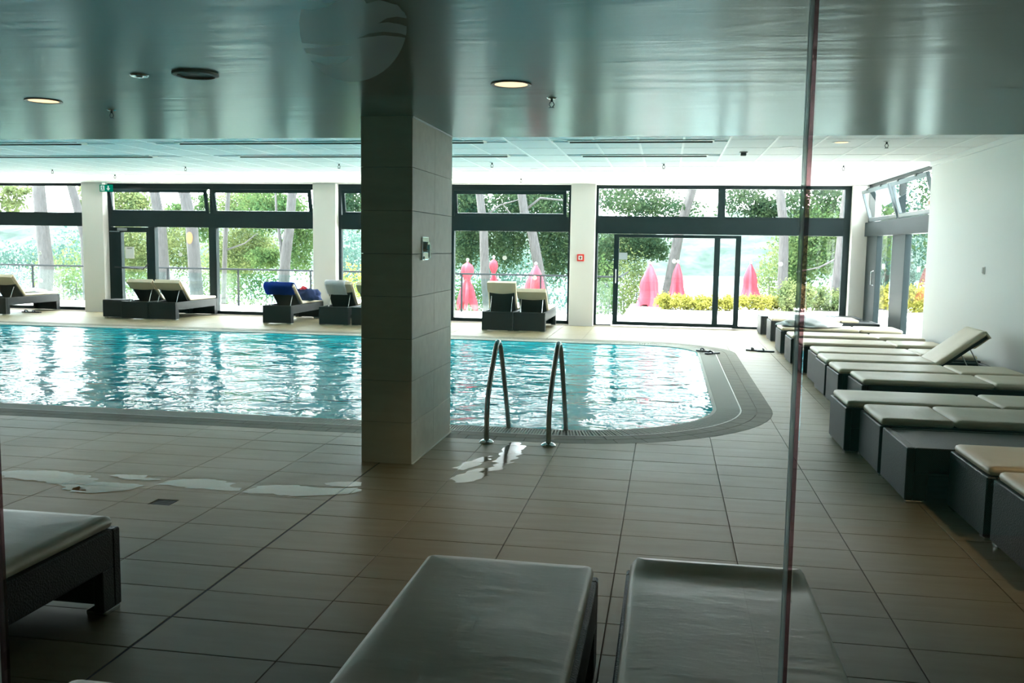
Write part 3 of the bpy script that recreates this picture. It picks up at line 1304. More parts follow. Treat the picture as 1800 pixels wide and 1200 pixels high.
sprinkler(196, 193, ZLOW, 'sprinkler hanging from the lowered ceiling beyond the first downlight', .9)
sprinkler(970, 172, ZLOW, 'sprinkler hanging from the lowered ceiling beyond the tiled column', .9)
for px, py, lb in ((92, 297, 'small sprinkler in the white ceiling over the first window bay'), (202, 306, 'small sprinkler in the white ceiling above the exit sign'),
                   (326, 292, 'small sprinkler in the white ceiling over the second window bay'), (596, 287, 'small sprinkler in the white ceiling just before the tiled column'),
                   (865, 285, 'small sprinkler in the white ceiling over the twin raised loungers'), (1167, 287, 'small sprinkler in the white ceiling above the sliding door'),
                   (1559, 248, 'small dark sprinkler in the white ceiling close to the white wall'), (1483, 290, 'small sprinkler in the white ceiling by the corner window'),
                   (916, 313, 'tiny sprinkler in the white ceiling above the third window bay')):
    sprinkler(px, py, ZUP, lb, 1.2)
for px, py, lb, mt in ((1479, 250, 'small warm recessed spotlight in the white ceiling by the white wall', M_lampwarm), (1388, 259, 'small unlit recessed spotlight with an added light between the sliding door and the wall', M_white),
                       (207, 319, 'tiny recessed spotlight above the emergency exit door', M_lampwhite), (410, 316, 'tiny recessed spotlight over the cream pier beyond the exit', M_lampwhite),
                       (943, 297, 'tiny unlit recessed spotlight with an added light above mid pool past the column', M_white), (15, 322, 'tiny warm recessed spotlight over the first window bay', M_lampwarm)):
    p = at_z(px, py, ZUP)
    t = thing('recessed_spotlight', lb, 'spotlight', p, group='recessed spotlights in the white ceiling')
    obj('rim', MB().lathe([(.075, 0), (.10, 0), (.10, -.006), (.075, -.004)], 20), M_white, t)
    obj('lens', MB().lathe([(0, -.002), (.076, -.002), (.076, .002), (0, .002)], 20), mt, t)
    ld = bpy.data.lights.new('spot_glow', 'SPOT')  # unlit fittings also get an added light, to lift the far piers
    ld.energy = 6 if px < 1000 else 2.5
    ld.spot_size = math.radians(165)
    ld.color = (1, .95, .90)
    ld.shadow_soft_size = .07
    lo = bpy.data.objects.new('spot_glow', ld)
    COL.objects.link(lo)
    lo.parent = t
    lo.location = (0, 0, -.02)
p = at_z(1307, 267, ZUP)
t = thing('smoke_detector', 'small dark grey detector box on the white ceiling', 'detector', p)
obj('base_plate', MB().box(-.05, .05, -.05, .05, -.012, 0, .003), M_grey, t)
obj('housing', MB().box(-.035, .035, -.035, .035, -.05, -.012, .008, 2), mat('dark_box', (.1, .1, .1), .5), t)

# floor drain
t = thing('floor_drain', 'small square dark floor drain in the beige tiles', 'drain', ((DRAIN[0] + DRAIN[1]) / 2, (DRAIN[2] + DRAIN[3]) / 2, 0))
obj('rim', MB().box(-.069, .069, -.059, .059, -.013, -.008), M_steel, t)
mb = MB()
for k in range(7):
    mb.box(-.06, .06, -.052 + k * .016, -.044 + k * .016, -.008, -.003)
obj('grate', mb, M_black, t)


# pool ladder rails: two separate grab rails
def grab_rail(x, lb):
    t = thing('grab_rail', lb, 'handrail', (x, 7.05, 0), group='steel grab rails at the pool edge')
    pts = [(0, 0, .0), (0, .0, .30), (.012, .06, .50), (.03, .15, .70), (.035, .19, .765), (.038, .235, .79), (.042, .28, .775), (.05, .33, .70)]
    pts += [(.06, .50, .35), (.07, .66, -.02), (.075, .70, -.35)]
    # smooth the path
    P = [Vector(p) for p in pts]
    for _ in range(2):
        Q = [P[0]]
        for a, b in zip(P, P[1:]):
            Q += [a * .75 + b * .25, a * .25 + b * .75]
        Q.append(P[-1])
        P = Q
    o = obj('rail_tube', MB().tube(P, .021, 14), M_steel, t)
    smooth_angle(o)
    o = obj('floor_flange', MB().lathe([(0, .0), (.058, .0), (.058, .006), (.045, .018), (.024, .026), (.022, .026)], 24), M_chrome, t)
    smooth_angle(o)


grab_rail(-1.385, 'bent steel grab rail at the pool edge, closer to the tiled column')
grab_rail(-.885, 'bent steel grab rail at the pool edge, farther from the tiled column')


# puddles
def puddle(name_label, poly, z=.0016):
    mb = MB()
    pts = []
    P = [Vector((*p, 0)) for p in poly]
    for _ in range(3):
        Q = []
        for i in range(len(P)):
            a, b = P[i], P[(i + 1) % len(P)]
            Q += [a * .75 + b * .25, a * .25 + b * .75]
        P = Q
    for p in P:
        k = noise.noise(Vector((p.x * 14, p.y * 14, 0))) * .06 + noise.noise(Vector((p.x * 45, p.y * 45, 2))) * .035
        pts.append((p.x + k, p.y + k * .6))
    c = Vector((sum(p[0] for p in pts) / len(pts), sum(p[1] for p in pts) / len(pts)))
    t = thing('puddle', name_label, 'puddle', (c.x, c.y, 0))
    vs = [mb.bm.verts.new((p[0] - c.x, p[1] - c.y, z)) for p in pts]
    f = mb.bm.faces.new(vs)
    bmesh.ops.triangulate(mb.bm, faces=[f])
    obj('water_film', mb, M_puddle, t)
    return t


def pxpoly(l):
    return [tuple(at_z(x, y, 0)[:2]) for x, y in l]


puddle('bright puddle with ragged edges on the tiles beside the near lounger', pxpoly([(-20, 832), (30, 826), (95, 828), (150, 836), (190, 843), (140, 850), (128, 858), (150, 866), (120, 860), (95, 848), (60, 846), (15, 838)]))
puddle('small curled puddle trailing off the ragged puddle', pxpoly([(125, 856), (160, 846), (215, 849), (260, 858), (215, 862), (160, 868), (130, 866)]))
puddle('thin wet streak on the tiles behind the floor drain', pxpoly([(190, 834), (230, 834), (280, 840), (275, 845), (225, 843), (195, 840)]))
puddle('pale flat puddle on the row of tiles past the floor drain', pxpoly([(277, 852), (305, 843), (345, 841), (395, 845), (425, 858), (424, 864), (360, 860)]))
puddle('pale flat puddle ending at the foot of the tiled column', pxpoly([(424, 864), (445, 853), (520, 853), (590, 858), (632, 858), (632, 868), (590, 869), (528, 873), (470, 869)]))
puddle('small puddle on the tiles touching the dark joint', pxpoly([(560, 850), (600, 846), (634, 846), (634, 856), (585, 856)]))
puddle('splashed puddle stretching from the grab rails toward the camera', pxpoly([(790, 846), (810, 832), (835, 824), (852, 822), (848, 835), (862, 826), (878, 800), (892, 780), (905, 776), (925, 781), (915, 800), (900, 812), (880, 826), (862, 828), (838, 846), (812, 849)]))
puddle('narrow splash between the two grab rails', pxpoly([(800, 824), (820, 812), (845, 804), (868, 800), (850, 814), (825, 822), (806, 830)]))


# ------------------------------------------------------------------ loungers
def pad_mesh(name, w_, l, t, seed=0, curl=0, crown=.004, rc=.03):
    """soft pad: x -w/2..w/2, y 0..l, z 0..t"""
    mb = MB()
    mm = min(w_, l) / 2

    def rr(d):
        hx, hy = w_ / 2 - d, l / 2 - d
        r_ = max(.0005, min(rc - d * .8, hx, hy))
        r_ = min(r_, hx, hy)
        pts = []
        C = [(hx - r_, hy - r_, 0), (-hx + r_, hy - r_, 90), (-hx + r_, -hy + r_, 180), (hx - r_, -hy + r_, 270)]
        ne = [6, 16, 6, 16]      # pieces of the straight run after each corner
        for q in range(4):
            cx_, cy_, a0 = C[q]
            for k in range(4):
                a = math.radians(a0 + 30 * k)
                pts.append(Vector((cx_ + r_ * math.cos(a), cy_ + r_ * math.sin(a) + l / 2, 0)))
            nx_ = C[(q + 1) % 4]
            a = math.radians(nx_[2])
            e = Vector((nx_[0] + r_ * math.cos(a), nx_[1] + r_ * math.sin(a) + l / 2, 0))
            st = pts[-1].copy()
            for k in range(1, ne[q]):
                pts.append(st + (e - st) * (k / ne[q]))
        return pts
    r = t * .45
    rings = []
    prof = [(r * .8, 0), (r * .25, r * .3), (0, r), (0, t - r), (r * .29, t - r * .29), (r, t)]
    for d, z in prof:
        rings.append([p + Vector((0, 0, z)) for p in rr(d)])
    for f in (.12, .3, .55, .8, .99):
        rings.append([p + Vector((0, 0, t)) for p in rr(r + (mm - r) * f)])
    for ri, rg in enumerate(rings):
        for p in rg:
            if ri >= 5:
                nz = noise.noise(Vector((p.x * 3.1 + seed * 7, p.y * 2.3, seed))) * .007
                dd = min(w_ / 2 - abs(p.x), p.y, l - p.y)
                p.z += min(1, max(0, dd) / .12) * (crown + nz)
                if curl:
                    p.z += curl * math.exp(-((p.y - .05) / .045) ** 2) - curl * .5 * math.exp(-((p.y - .19) / .07) ** 2)
    V = [[mb.bm.verts.new(p) for p in rg] for rg in rings]
    n = len(V[0])
    for a, b in zip(V, V[1:]):
        for k in range(n):
            mb.bm.faces.new((a[k], a[(k + 1) % n], b[(k + 1) % n], b[k]))
    mb.bm.faces.new(V[0][::-1])
    mb.bm.faces.new(V[-1])
    return mb.mesh(name, M_cush, True)


LC = {}


def cached(key, f):
    if key not in LC:
        LC[key] = f()
    return LC[key]


HH = .355      # height of the wicker frame
GL = .018      # glide height


def lounger(x, y, rz, label, group, wd=.66, ln=1.78, angle=0, seed=0, curl=0, xoff=0, name='sun_lounger', hinge=.64, cush_len=None, gap=None):
    t = thing(name, label, 'sun lounger', (x, y, 0), rz, group)
    h = wd / 2
    pt = .13      # thickness of the end legs along the length
    K = (wd, ln)

    def mk(fn, m=M_wicker):
        def g_():
            mb = MB()
            fn(mb)
            return mb.mesh('part', m)
        return g_
    link('foot_panel', cached(('fp', K), mk(lambda mb: mb.box(-h, h, 0, .05, GL, HH, .006))), t)
    link('head_panel', cached(('hp', K), mk(lambda mb: mb.box(-h, h, ln - .05, ln, GL, HH, .006))), t)
    for s in (-1, 1):
        xa_, xb_ = (-h, -h + .045) if s < 0 else (h - .045, h)
        link('side_rail', cached(('sr', K, s), mk(lambda mb: mb.box(xa_, xb_, .05, ln - .05, HH - .16, HH, .005))), t)
        link('leg', cached(('lf', K, s), mk(lambda mb: mb.box(xa_, xb_, .05, pt, GL, HH - .16, .004))), t)
        link('leg', cached(('lh', K, s), mk(lambda mb: mb.box(xa_, xb_, ln - pt, ln - .05, GL, HH - .16, .004))), t)
        for e in (0, 1):
            yy = .0 if e == 0 else ln - .12
            link('glide', cached(('gl', K, s, e), mk(lambda mb: mb.box(xa_ + (.002 if s < 0 else -.05), xb_ + (.05 if s < 0 else -.002), yy + .01, yy + .11, 0, GL, .002), M_steel)), t)
    yh = ln * hinge
    if angle:
        link('deck', cached(('dk', K, 1), mk(lambda mb: mb.box(-h + .045, h - .045, .05, yh, HH - .05, HH - .012))), t)
        arm = link('backrest', None, t, (0, yh, HH - .012), (math.radians(angle), 0, 0))
        bl = ln - yh - .03
        link('backrest_panel', cached(('bp', K), mk(lambda mb: mb.box(-h + .05, h - .05, 0, bl - .02, -.03, .004, .005))), arm)
        link('back_cushion', cached(('bc', K, seed), lambda: pad_mesh('back_cushion', wd - .03, bl, .055, seed)), arm, (0, 0, .006))

        def sleeve():
            mb = MB()
            w2 = h - .018
            # the pocket that wraps over the top of the backrest, sagging lower edge
            n_ = 10
            top_, bot_ = [], []
            for k in range(n_ + 1):
                u = -1 + 2 * k / n_
                top_.append((u * w2, bl - .0))
                bot_.append((u * w2, bl - .19 - .035 * (1 - u * u)))
            for k in range(n_):
                for zz in (-.036,):
                    f = [mb.bm.verts.new((top_[k][0], top_[k][1], zz)), mb.bm.verts.new((top_[k + 1][0], top_[k + 1][1], zz)), mb.bm.verts.new((bot_[k + 1][0], bot_[k + 1][1], zz - .002)), mb.bm.verts.new((bot_[k][0], bot_[k][1], zz - .002))]
                    mb.bm.faces.new(f)
            bmesh.ops.remove_doubles(mb.bm, verts=mb.bm.verts, dist=.0005)
            bmesh.ops.solidify(mb.bm, geom=mb.bm.faces[:], thickness=.006)
            mb.box(-w2, w2, bl - .014, bl + .004, -.042, .05, .006, 2)
            return mb.mesh('cushion_sleeve', M_cush)
        link('cushion_sleeve', cached(('sl', K), sleeve), arm)
        ca, sa = math.cos(math.radians(angle)), math.sin(math.radians(angle))
        q = .40 if angle < 50 else .34
        for s in (-1, 1):
            mb = MB().tube([(s * (h - .09), yh + q * ca + .02, HH + q * sa - .05), (s * (h - .09), min(ln - .10, yh + q * ca + .16), HH - .06)], .007, 6)
            link('strut', mb.mesh('strut', M_steel), t)
        link('cross_rail', cached(('cr', K), mk(lambda mb: mb.box(-h + .045, h - .045, ln - .12, ln - .08, HH - .10, HH - .05))), t)
        link('seat_cushion', cached(('sc', K, seed, curl), lambda: pad_mesh('seat_cushion', wd - .03, yh - .005, .055, seed + 3, curl)), t, (xoff, .012, HH))
    else:
        link('deck', cached(('dk', K, 0), mk(lambda mb: mb.box(-h + .045, h - .045, .05, ln - .05, HH - .05, HH - .012))), t)
        g0 = gap or yh
        l2 = (cush_len or ln - .02) - g0
        link('seat_cushion', cached(('sc', K, seed, curl, g0), lambda: pad_mesh('seat_cushion', wd - .03, g0 - .012, .05, seed, curl)), t, (xoff, .012, HH))
        link('back_cushion', cached(('bc2', K, seed, l2), lambda: pad_mesh('back_cushion', wd - .03, l2 - .01, .055, seed + 5)), t, (xoff, g0 + .004, HH))
    return t


def wicker_table(x, y, rz, label, group=None, wd=.66, ln=1.78):
    t = thing('wicker_bench', label, 'bench', (x, y, 0), rz, group)
    h = wd / 2
    obj('foot_panel', MB().box(-h, h, 0, .05, GL, HH, .006), M_wicker, t)
    obj('head_panel', MB().box(-h, h, ln - .05, ln, GL, HH, .006), M_wicker, t)
    for s in (-1, 1):
        a, b = (-h, -h + .045) if s < 0 else (h - .045, h)
        obj('side_rail', MB().box(a, b, .05, ln - .05, HH - .16, HH, .005), M_wicker, t)
        obj('leg', MB().box(a, b, .05, .13, GL, HH - .16), M_wicker, t)
        obj('leg', MB().box(a, b, ln - .13, ln - .05, GL, HH - .16), M_wicker, t)
        for yy in (.01, ln - .11):
            obj('glide', MB().box(a, b, yy, yy + .1, 0, GL, .002), M_steel, t)
    obj('top_panel', MB().box(-h + .045, h - .045, .05, ln - .05, HH - .05, HH - .003, .003), M_wicker, t)
    return t


RR = -math.pi / 2
GR = 'loungers in the row along the white wall'
W2 = .33
# right row, from the camera outward
lounger(1.77, 4.52 + W2, RR, 'flat lounger nearest the camera in the row along the white wall', GR, seed=1)
lounger(1.75, 5.22 + W2, RR, 'flat cream lounger just in front of the bare wicker bench', GR, seed=2)
wicker_table(1.51, 5.92 + W2, RR, 'bare dark wicker bench without cushion in the lounger row')
lounger(1.50, 6.62 + W2, RR, 'flat lounger behind the bare bench, cushion split by a fold', GR, seed=3, gap=.50)
lounger(1.40, 7.33 + W2, RR, 'flat lounger sticking out farthest from the row along the wall', GR, seed=4)
lounger(1.78, 8.64 + W2, RR, 'flat lounger set back behind the one sticking out', GR, seed=1)
lounger(1.70, 9.36 + W2, RR, 'flat lounger just in front of the one with raised backrest', GR, seed=2)
lounger(1.70, 10.12 + W2, RR, 'lounger with raised backrest against the white wall', GR, seed=5, angle=38)
lounger(1.74, 10.95 + W2, RR, 'flat lounger just behind the one with raised backrest', GR, seed=6)
lounger(1.71, 11.95 + W2, RR, 'flat lounger second behind the one with raised backrest', GR, seed=7)
lounger(1.71, 12.95 + W2, RR, 'flat lounger one nearer than the one holding towels', GR, seed=4)
lounger(1.72, 14.20 + W2, RR, 'flat lounger carrying the heap of white towels', GR, seed=3)
lounger(1.78, 16.10 + W2, RR, 'flat lounger with short cushion leaving bare wicker at its head', GR, seed=2, cush_len=1.45)
wicker_table(1.73, 17.30 + W2, RR, 'bare wicker bench at the far end of the row by the glass door')

PI = math.pi
GB = 'loungers in front of the garden windows'
BW, BL = .585, 1.72


def back_lounger(xc, yhead, label, angle, seed):
    return lounger(xc, yhead + BL, PI, label, GB, wd=BW, ln=BL, angle=angle, seed=seed)


back_lounger(-3.08, 16.56, 'lounger with steep raised backrest, beside a lower one past the column', 68, 11)
back_lounger(-2.48, 16.58, 'lounger with lower raised backrest nearest the red alarm pier', 44, 12)
back_lounger(-10.50, 16.70, 'raised lounger beside the exit door, between wicker box and twin lounger', 45, 11)
back_lounger(-9.90, 16.70, 'raised lounger by the exit, twin on the side toward the column', 45, 12)
back_lounger(-7.44, 16.62, 'raised lounger draped with the blue towel', 42, 13)
back_lounger(-6.31, 16.68, 'raised lounger with white towel over its backrest', 52, 11)
back_lounger(-5.66, 16.70, 'raised lounger half hidden behind the tiled column', 50, 12)
back_lounger(-13.72, 16.75, 'raised lounger with rumpled white towel in the first window bay', 50, 13)

# the wicker box by the exit door
t = thing('wicker_box', 'dark wicker box table beside the loungers at the exit door', 'side table', (-11.02, 16.98, 0))
obj('body', MB().box(-.22, .20, -.22, .22, .03, .36, .008), M_wicker, t)
obj('top_panel', MB().box(-.215, .195, -.215, .215, .36, .372, .003), M_wicker, t)
for sx in (-.17, .15):
    for sy_ in (-.17, .17):
        obj('foot', MB().box(sx - .025, sx + .025, sy_ - .025, sy_ + .025, 0, .03), M_steel, t)

# foreground loungers
GF = 'loungers just beyond the glass partition'
lounger(-.545, 3.27, PI, 'foreground lounger at the bottom with smooth edged cushion, paired with a curled one', GF, seed=21)
lounger(.215, 3.37, PI, 'foreground lounger whose cushion edge curls up at the end', GF, seed=22, curl=.016)
lounger(-2.595, 3.45, PI, 'foreground lounger at the picture edge near the ragged puddle', GF, seed=23)
lounger(-1.22, 2.12, PI, 'lounger of which only one cushion corner shows at the bottom', GF, seed=24)


# ------------------------------------------------------------------ soft things
def cloth(name, label, cat, m, path, width, origin, rz=0, thick=.012, wav=.01, seed=0, group=None, frm=None):
    """strip of cloth following path (list of (y, z)) with given x width"""
    mb = MB()
    n_ = 12
    P = [Vector((0, a, b)) for a, b in path]
    for _ in range(2):
        Q = [P[0]]
        for a, b in zip(P, P[1:]):
            Q += [a * .75 + b * .25, a * .25 + b * .75]
        Q.append(P[-1])
        P = Q
    V = []
    for i, p in enumerate(P):
        row = []
        for k in range(n_ + 1):
            u = -1 + 2 * k / n_
            nz = noise.noise(Vector((u * 3 + seed * 5, i * .25, seed)))
            row.append(mb.bm.verts.new((u * width / 2 + nz * wav * .6, p.y + nz * wav * .5, p.z + abs(nz) * wav)))
        V.append(row)
    for i in range(len(P) - 1):
        for k in range(n_):
            mb.bm.faces.new((V[i][k], V[i][k + 1], V[i + 1][k + 1], V[i + 1][k]))
    bmesh.ops.solidify(mb.bm, geom=mb.bm.faces[:], thickness=thick)
    o = obj(name, mb, m, None, origin, (0, 0, rz), True)
    return tag(o, label, cat, group)


def rumple(name, label, cat, m, c, rx, ry, rz_, seed, rot=0, group=None):
    mb = MB()
    bmesh.ops.create_icosphere(mb.bm, subdivisions=4, radius=1)
    for v in mb.bm.verts:
        p = v.co.copy()
        k = 1 + .32 * noise.noise(p * 1.7 + Vector((seed, 0, 0))) + .16 * noise.noise(p * 4.3 + Vector((0, seed, 0))) + .07 * noise.noise(p * 9)
        z_ = max(0, p.z) * k
        v.co = Vector((p.x * rx * k, p.y * ry * k, z_ * rz_))
    o = obj(name, mb, m, None, c, (0, 0, rot), True)
    return tag(o, label, cat, group)


# backrest tops: lounger at xc, head panel y, hinge = yhead+BL*(1-.64)
def back_geom(yhead, angle):
    yh = yhead + BL * .36
    bl = BL * .36 - .03
    a = math.radians(angle)
    # direction of backrest toward pool (-Y) and up
    return yh, bl, a


yh, bl, a = back_geom(16.62, 42)


def bpt(yh, a, s, nrm):
    """world (y,z) at distance s up the backrest and nrm above its cushion side"""
    return (yh - math.cos(a) * s + math.sin(a) * nrm, HH - .012 + math.sin(a) * s + math.cos(a) * nrm)


cloth('blue_towel', 'blue towel draped over the backrest of a lounger by the pool', 'towel', M_blue,
      [bpt(yh, a, .30, .085), bpt(yh, a, bl - .02, .085), bpt(yh, a, bl + .05, .05), bpt(yh, a, bl + .05, -.06), bpt(yh, a, bl - .08, -.075), bpt(yh, a, bl - .20, -.08)], .60, (-7.47, 0, 0), wav=.03, seed=3)
yh, bl, a = back_geom(16.68, 52)
cloth('white_towel', 'pale towel hanging over a backrest next to the tiled column', 'towel', M_towel,
      [bpt(yh, a, .30, .085), bpt(yh, a, bl - .02, .085), bpt(yh, a, bl + .04, .05), bpt(yh, a, bl + .04, -.06), bpt(yh, a, bl - .10, -.07), bpt(yh, a, bl - .24, -.075)], .42, (-6.36, 0, 0), wav=.012, seed=5)
rumple('clothes_pile', 'dark blue clothes heaped on the seat behind the blue towel', 'clothes', M_navy, (-7.25, 17.70, HH + .062), .30, .20, .24, 2.2)
rumple('red_garment', 'small red garment on top of the dark clothes pile', 'clothes', M_redcl, (-7.30, 17.62, HH + .275), .07, .06, .06, 4.4)
rumple('towel_heap', 'crumpled white towels heaped on a lounger in the wall row', 'towel', M_towel, (2.18, 14.50, HH + .066), .42, .26, .15, 7.7)
rumple('rumpled_towel', 'rumpled white towel on the seat of the lounger in the first bay', 'towel', M_towel, (-13.74, 17.95, HH + .066), .26, .36, .07, 5.1)


def sandal(x, y, rz, label, group):
    t = thing('sandal', label, 'sandal', (x, y, 0), rz, group)
    pts = [(-.035, -.12), (.035, -.12), (.04, -.04), (.035, .02), (.05, .08), (.035, .13), (0, .145), (-.035, .13), (-.045, .07), (-.03, .0), (-.04, -.05)]
    obj('sole', MB().prism(pts, 0, .022), M_black, t)
    obj('strap', MB().tube([(-.045, .03, .015), (-.03, .045, .04), (0, .055, .048), (.03, .045, .04), (.045, .03, .015)], .012, 6), M_black, t)


p = at_z(1327, 617, 0)
sandal(p.x, p.y, 1.2, 'dark sandal on the open deck near the towel lounger, nearer the pool', 'sandals on the deck')
p = at_z(1347, 618.5, 0)
sandal(p.x, p.y, 1.5, 'dark sandal on the open deck near the towel lounger, nearer the loungers', 'sandals on the deck')
p = at_z(1238, 618, 0)
sandal(p.x, p.y, .9, 'black sandal lying on the coping at the rounded pool corner', 'sandals on the coping')
p = at_z(1245, 621, 0)
sandal(p.x + .06, p.y - .05, 2.3, 'second black sandal overlapping the one on the coping', 'sandals on the coping')
p = at_z(48, 549, 0)
sandal(p.x, p.y, 1.3, 'dark sandal under the lounger in the first window bay', 'sandals under the lounger')
p = at_z(62, 549.5, 0)
sandal(p.x, p.y, 1.6, 'dark sandal beside another under the first bay lounger', 'sandals under the lounger')

# ------------------------------------------------------------------ glass partition and its emblem
YP = 1.2
gp = thing('glass_partition', 'frameless glass partition of upright panes with a round emblem', 'partition', kind='structure')
seams = (-.988, .170)
edges = [-3.2, seams[0], seams[1], 2.4]
for a, b in zip(edges, edges[1:]):
    obj('pane', MB().box(a + .004, b - .004, YP - .005, YP + .005, .01, ZLOW - .003), M_part, gp)
for sx in seams:
    obj('pane_edge', MB().box(sx - .0075, sx - .0030, YP - .006, YP + .006, .01, ZLOW - .003), M_edgeglass, gp)
    obj('gasket', MB().box(sx - .0028, sx + .0022, YP - .007, YP + .006, .01, ZLOW - .003), M_gasket, gp)
obj('floor_channel', MB().box(-3.2, 2.4, YP - .012, YP + .012, .001, .01), M_steel, gp)


def lerp_curve(pts, x):
    if x <= pts[0][0]:
        return pts[0][1]
    for (x0, y0), (x1, y1) in zip(pts, pts[1:]):
        if x <= x1:
            t = (x - x0) / (x1 - x0)
            t = t * t * (3 - 2 * t) * .5 + t * .5
            return y0 + (y1 - y0) * t
    return pts[-1][1]


# gaps of the wave emblem, in the emblem's own units (radius 96)
def S(l):
    return [((x / 6.43 + 480 - 620), (y / 6.43 - 42)) for x, y in l]


GAPS = [
    (S([(150, -20), (350, 0), (600, 40), (760, 10)]), S([(150, 90), (400, 105), (600, 85), (760, 12)])),
    (S([(250, 440), (330, 462), (550, 482), (860, 482)]), S([(250, 470), (330, 515), (550, 520), (860, 484)])),
    (S([(250, 530), (360, 568), (600, 612), (900, 618)]), S([(250, 620), (430, 655), (600, 700), (760, 690), (900, 620)])),
    (S([(1190, 268), (1300, 218), (1400, 208), (1600, 245)]), S([(1190, 270), (1300, 262), (1400, 278), (1600, 335)])),
    (S([(950, 424), (1100, 375), (1250, 362), (1400, 378), (1600, 430)]), S([(950, 426), (1100, 412), (1250, 400), (1400, 415), (1600, 450)])),
    (S([(1010, -400), (1200, -400), (1700, -400)]), S([(1010, -10), (1060, 60), (1200, 28), (1400, 80), (1480, 160), (1540, 260)])),
]
mb = MB()
Rr = 96
mpx = .0
cE = at_y(620, 42, YP + .0055)
sc_ = (at_y(716, 42, YP + .0055) - cE).length / 96
NX = 150
cols = []
for k in range(NX + 1):
    x = -Rr + 2 * Rr * k / NX
    hh = math.sqrt(max(0, Rr * Rr - x * x))
    iv = [(-hh, hh)]
    for up_, lo_ in GAPS:
        if x < up_[0][0] or x > up_[-1][0]:
            continue
        g0, g1 = lerp_curve(up_, x), lerp_curve(lo_, x)
        if g1 - g0 < .05:
            continue
        nv = []
        for a, b in iv:
            if g1 <= a or g0 >= b:
                nv.append((a, b))
            else:
                if g0 > a:
                    nv.append((a, g0))
                if g1 < b:
                    nv.append((g1, b))
        iv = nv
    cols.append((x, iv))
for (x0, i0), (x1, i1) in zip(cols, cols[1:]):
    if len(i0) == len(i1):
        prs = list(zip(i0, i1))
    else:
        prs = [(q, q) for q in i1]
    for (a0, b0), (a1, b1) in prs:
        if b0 - a0 < .01 and b1 - a1 < .01:
            continue
        mb.bm.faces.new([mb.bm.verts.new((xx * sc_, 0, -yy * sc_)) for xx, yy in ((x0, a0), (x1, a1), (x1, b1), (x0, b0))])
obj('emblem_film', mb, M_film, gp, cE)

# ------------------------------------------------------------------ outside
terr = thing('terrace', 'sunlit pale terrace slab outside the windows', 'terrace', kind='structure')
mb = MB()
mb.box(-30, -1.0, YG + .05, 21.9, -.4, -.03)
mb.box(-1.0, 30, YG + .05, 26.5, -.4, -.03)
mb.box(XR + .22, 30, 8, YG + .05, -.4, -.03)
obj('slab', mb, M_terrace, terr)
gr = thing('garden_ground', 'pale sunlit ground sloping from the terrace to the sea', 'ground', kind='structure')
mb = MB()
g0 = [mb.bm.verts.new((x, y, z_)) for x, y, z_ in ((-90, 21.8, -1.3), (60, 21.8, -1.3), (-90, 45, -1.9), (60, 45, -1.9), (-90, 75, -9), (60, 75, -9))]
mb.bm.faces.new((g0[0], g0[1], g0[3], g0[2]))
mb.bm.faces.new((g0[2], g0[3], g0[5], g0[4]))
obj('slope', mb, M_gravel, gr)
sea = obj('sea', MB().box(-900, 700, 60, 1200, -8.3, -8), M_sea)
tag(sea, 'pale bright sea below the garden', 'sea', kind='stuff')
hill = MB()
NXh, NYh = 110, 8
V = []
for i in range(NXh + 1):
    x = -520 + 820 * i / NXh
    row = []
    for j in range(NYh + 1):
        v = j / NYh
        top = 17 + 9 * noise.noise(Vector((x * .008, 0, 3))) + 4 * noise.noise(Vector((x * .04, 1, 3)))
        z_ = -8.2 + (top + 8) * math.sin(v * math.pi / 2)
        row.append(hill.bm.verts.new((x, 330 + 120 * v + 14 * noise.noise(Vector((x * .02, v * 3, 0))), z_ + (1.5 * noise.noise(Vector((x * .09, v * 9, 0))) if j else 0))))
    V.append(row)
for i in range(NXh):
    for j in range(NYh):
        hill.bm.faces.new((V[i][j], V[i + 1][j], V[i + 1][j + 1], V[i][j + 1]))
ho = obj('wooded_hill', hill, M_hill)
tag(ho, 'hazy wooded shore across the water', 'hill', kind='structure')
# building mass around the hall: roof
roof = thing('roof_slab', 'flat roof slab over the pool hall', 'roof', kind='structure')
obj('slab', MB().box(XL - .5, XR + .8, YF - .5, YG + .55, 3.12, 3.45), M_paint, roof)

# railing
rl = thing('terrace_railing', 'glass terrace railing with slim metal top rail', 'railing')
YR = 21.5
M_rail = mat('dark_rail_metal', (.022, .025, .028), .9, 0, .05)
mb = MB().tube([(-26, YR, .89), (-1.1, YR, .89)], .022, 8)
obj('top_rail', mb, M_rail, rl)
obj('end_rail', MB().tube([(-1.1, YR, .89), (-1.1, 26.3, .89)], .022, 8), M_rail, rl)
x = -26
me_p = MB().box(-.02, .02, -.02, .02, -.03, .87, .003).mesh('post', M_rail)
me_g = MB().box(-.90, .90, -.006, .006, .03, .78).mesh('glass_panel', M_railglass)
while x < -1.2:
    link('post', me_p, rl, (x, YR, 0))
    if x + 1.9 < -1.0:
        link('glass_panel', me_g, rl, (x + .96, YR, 0))
    x += 1.92


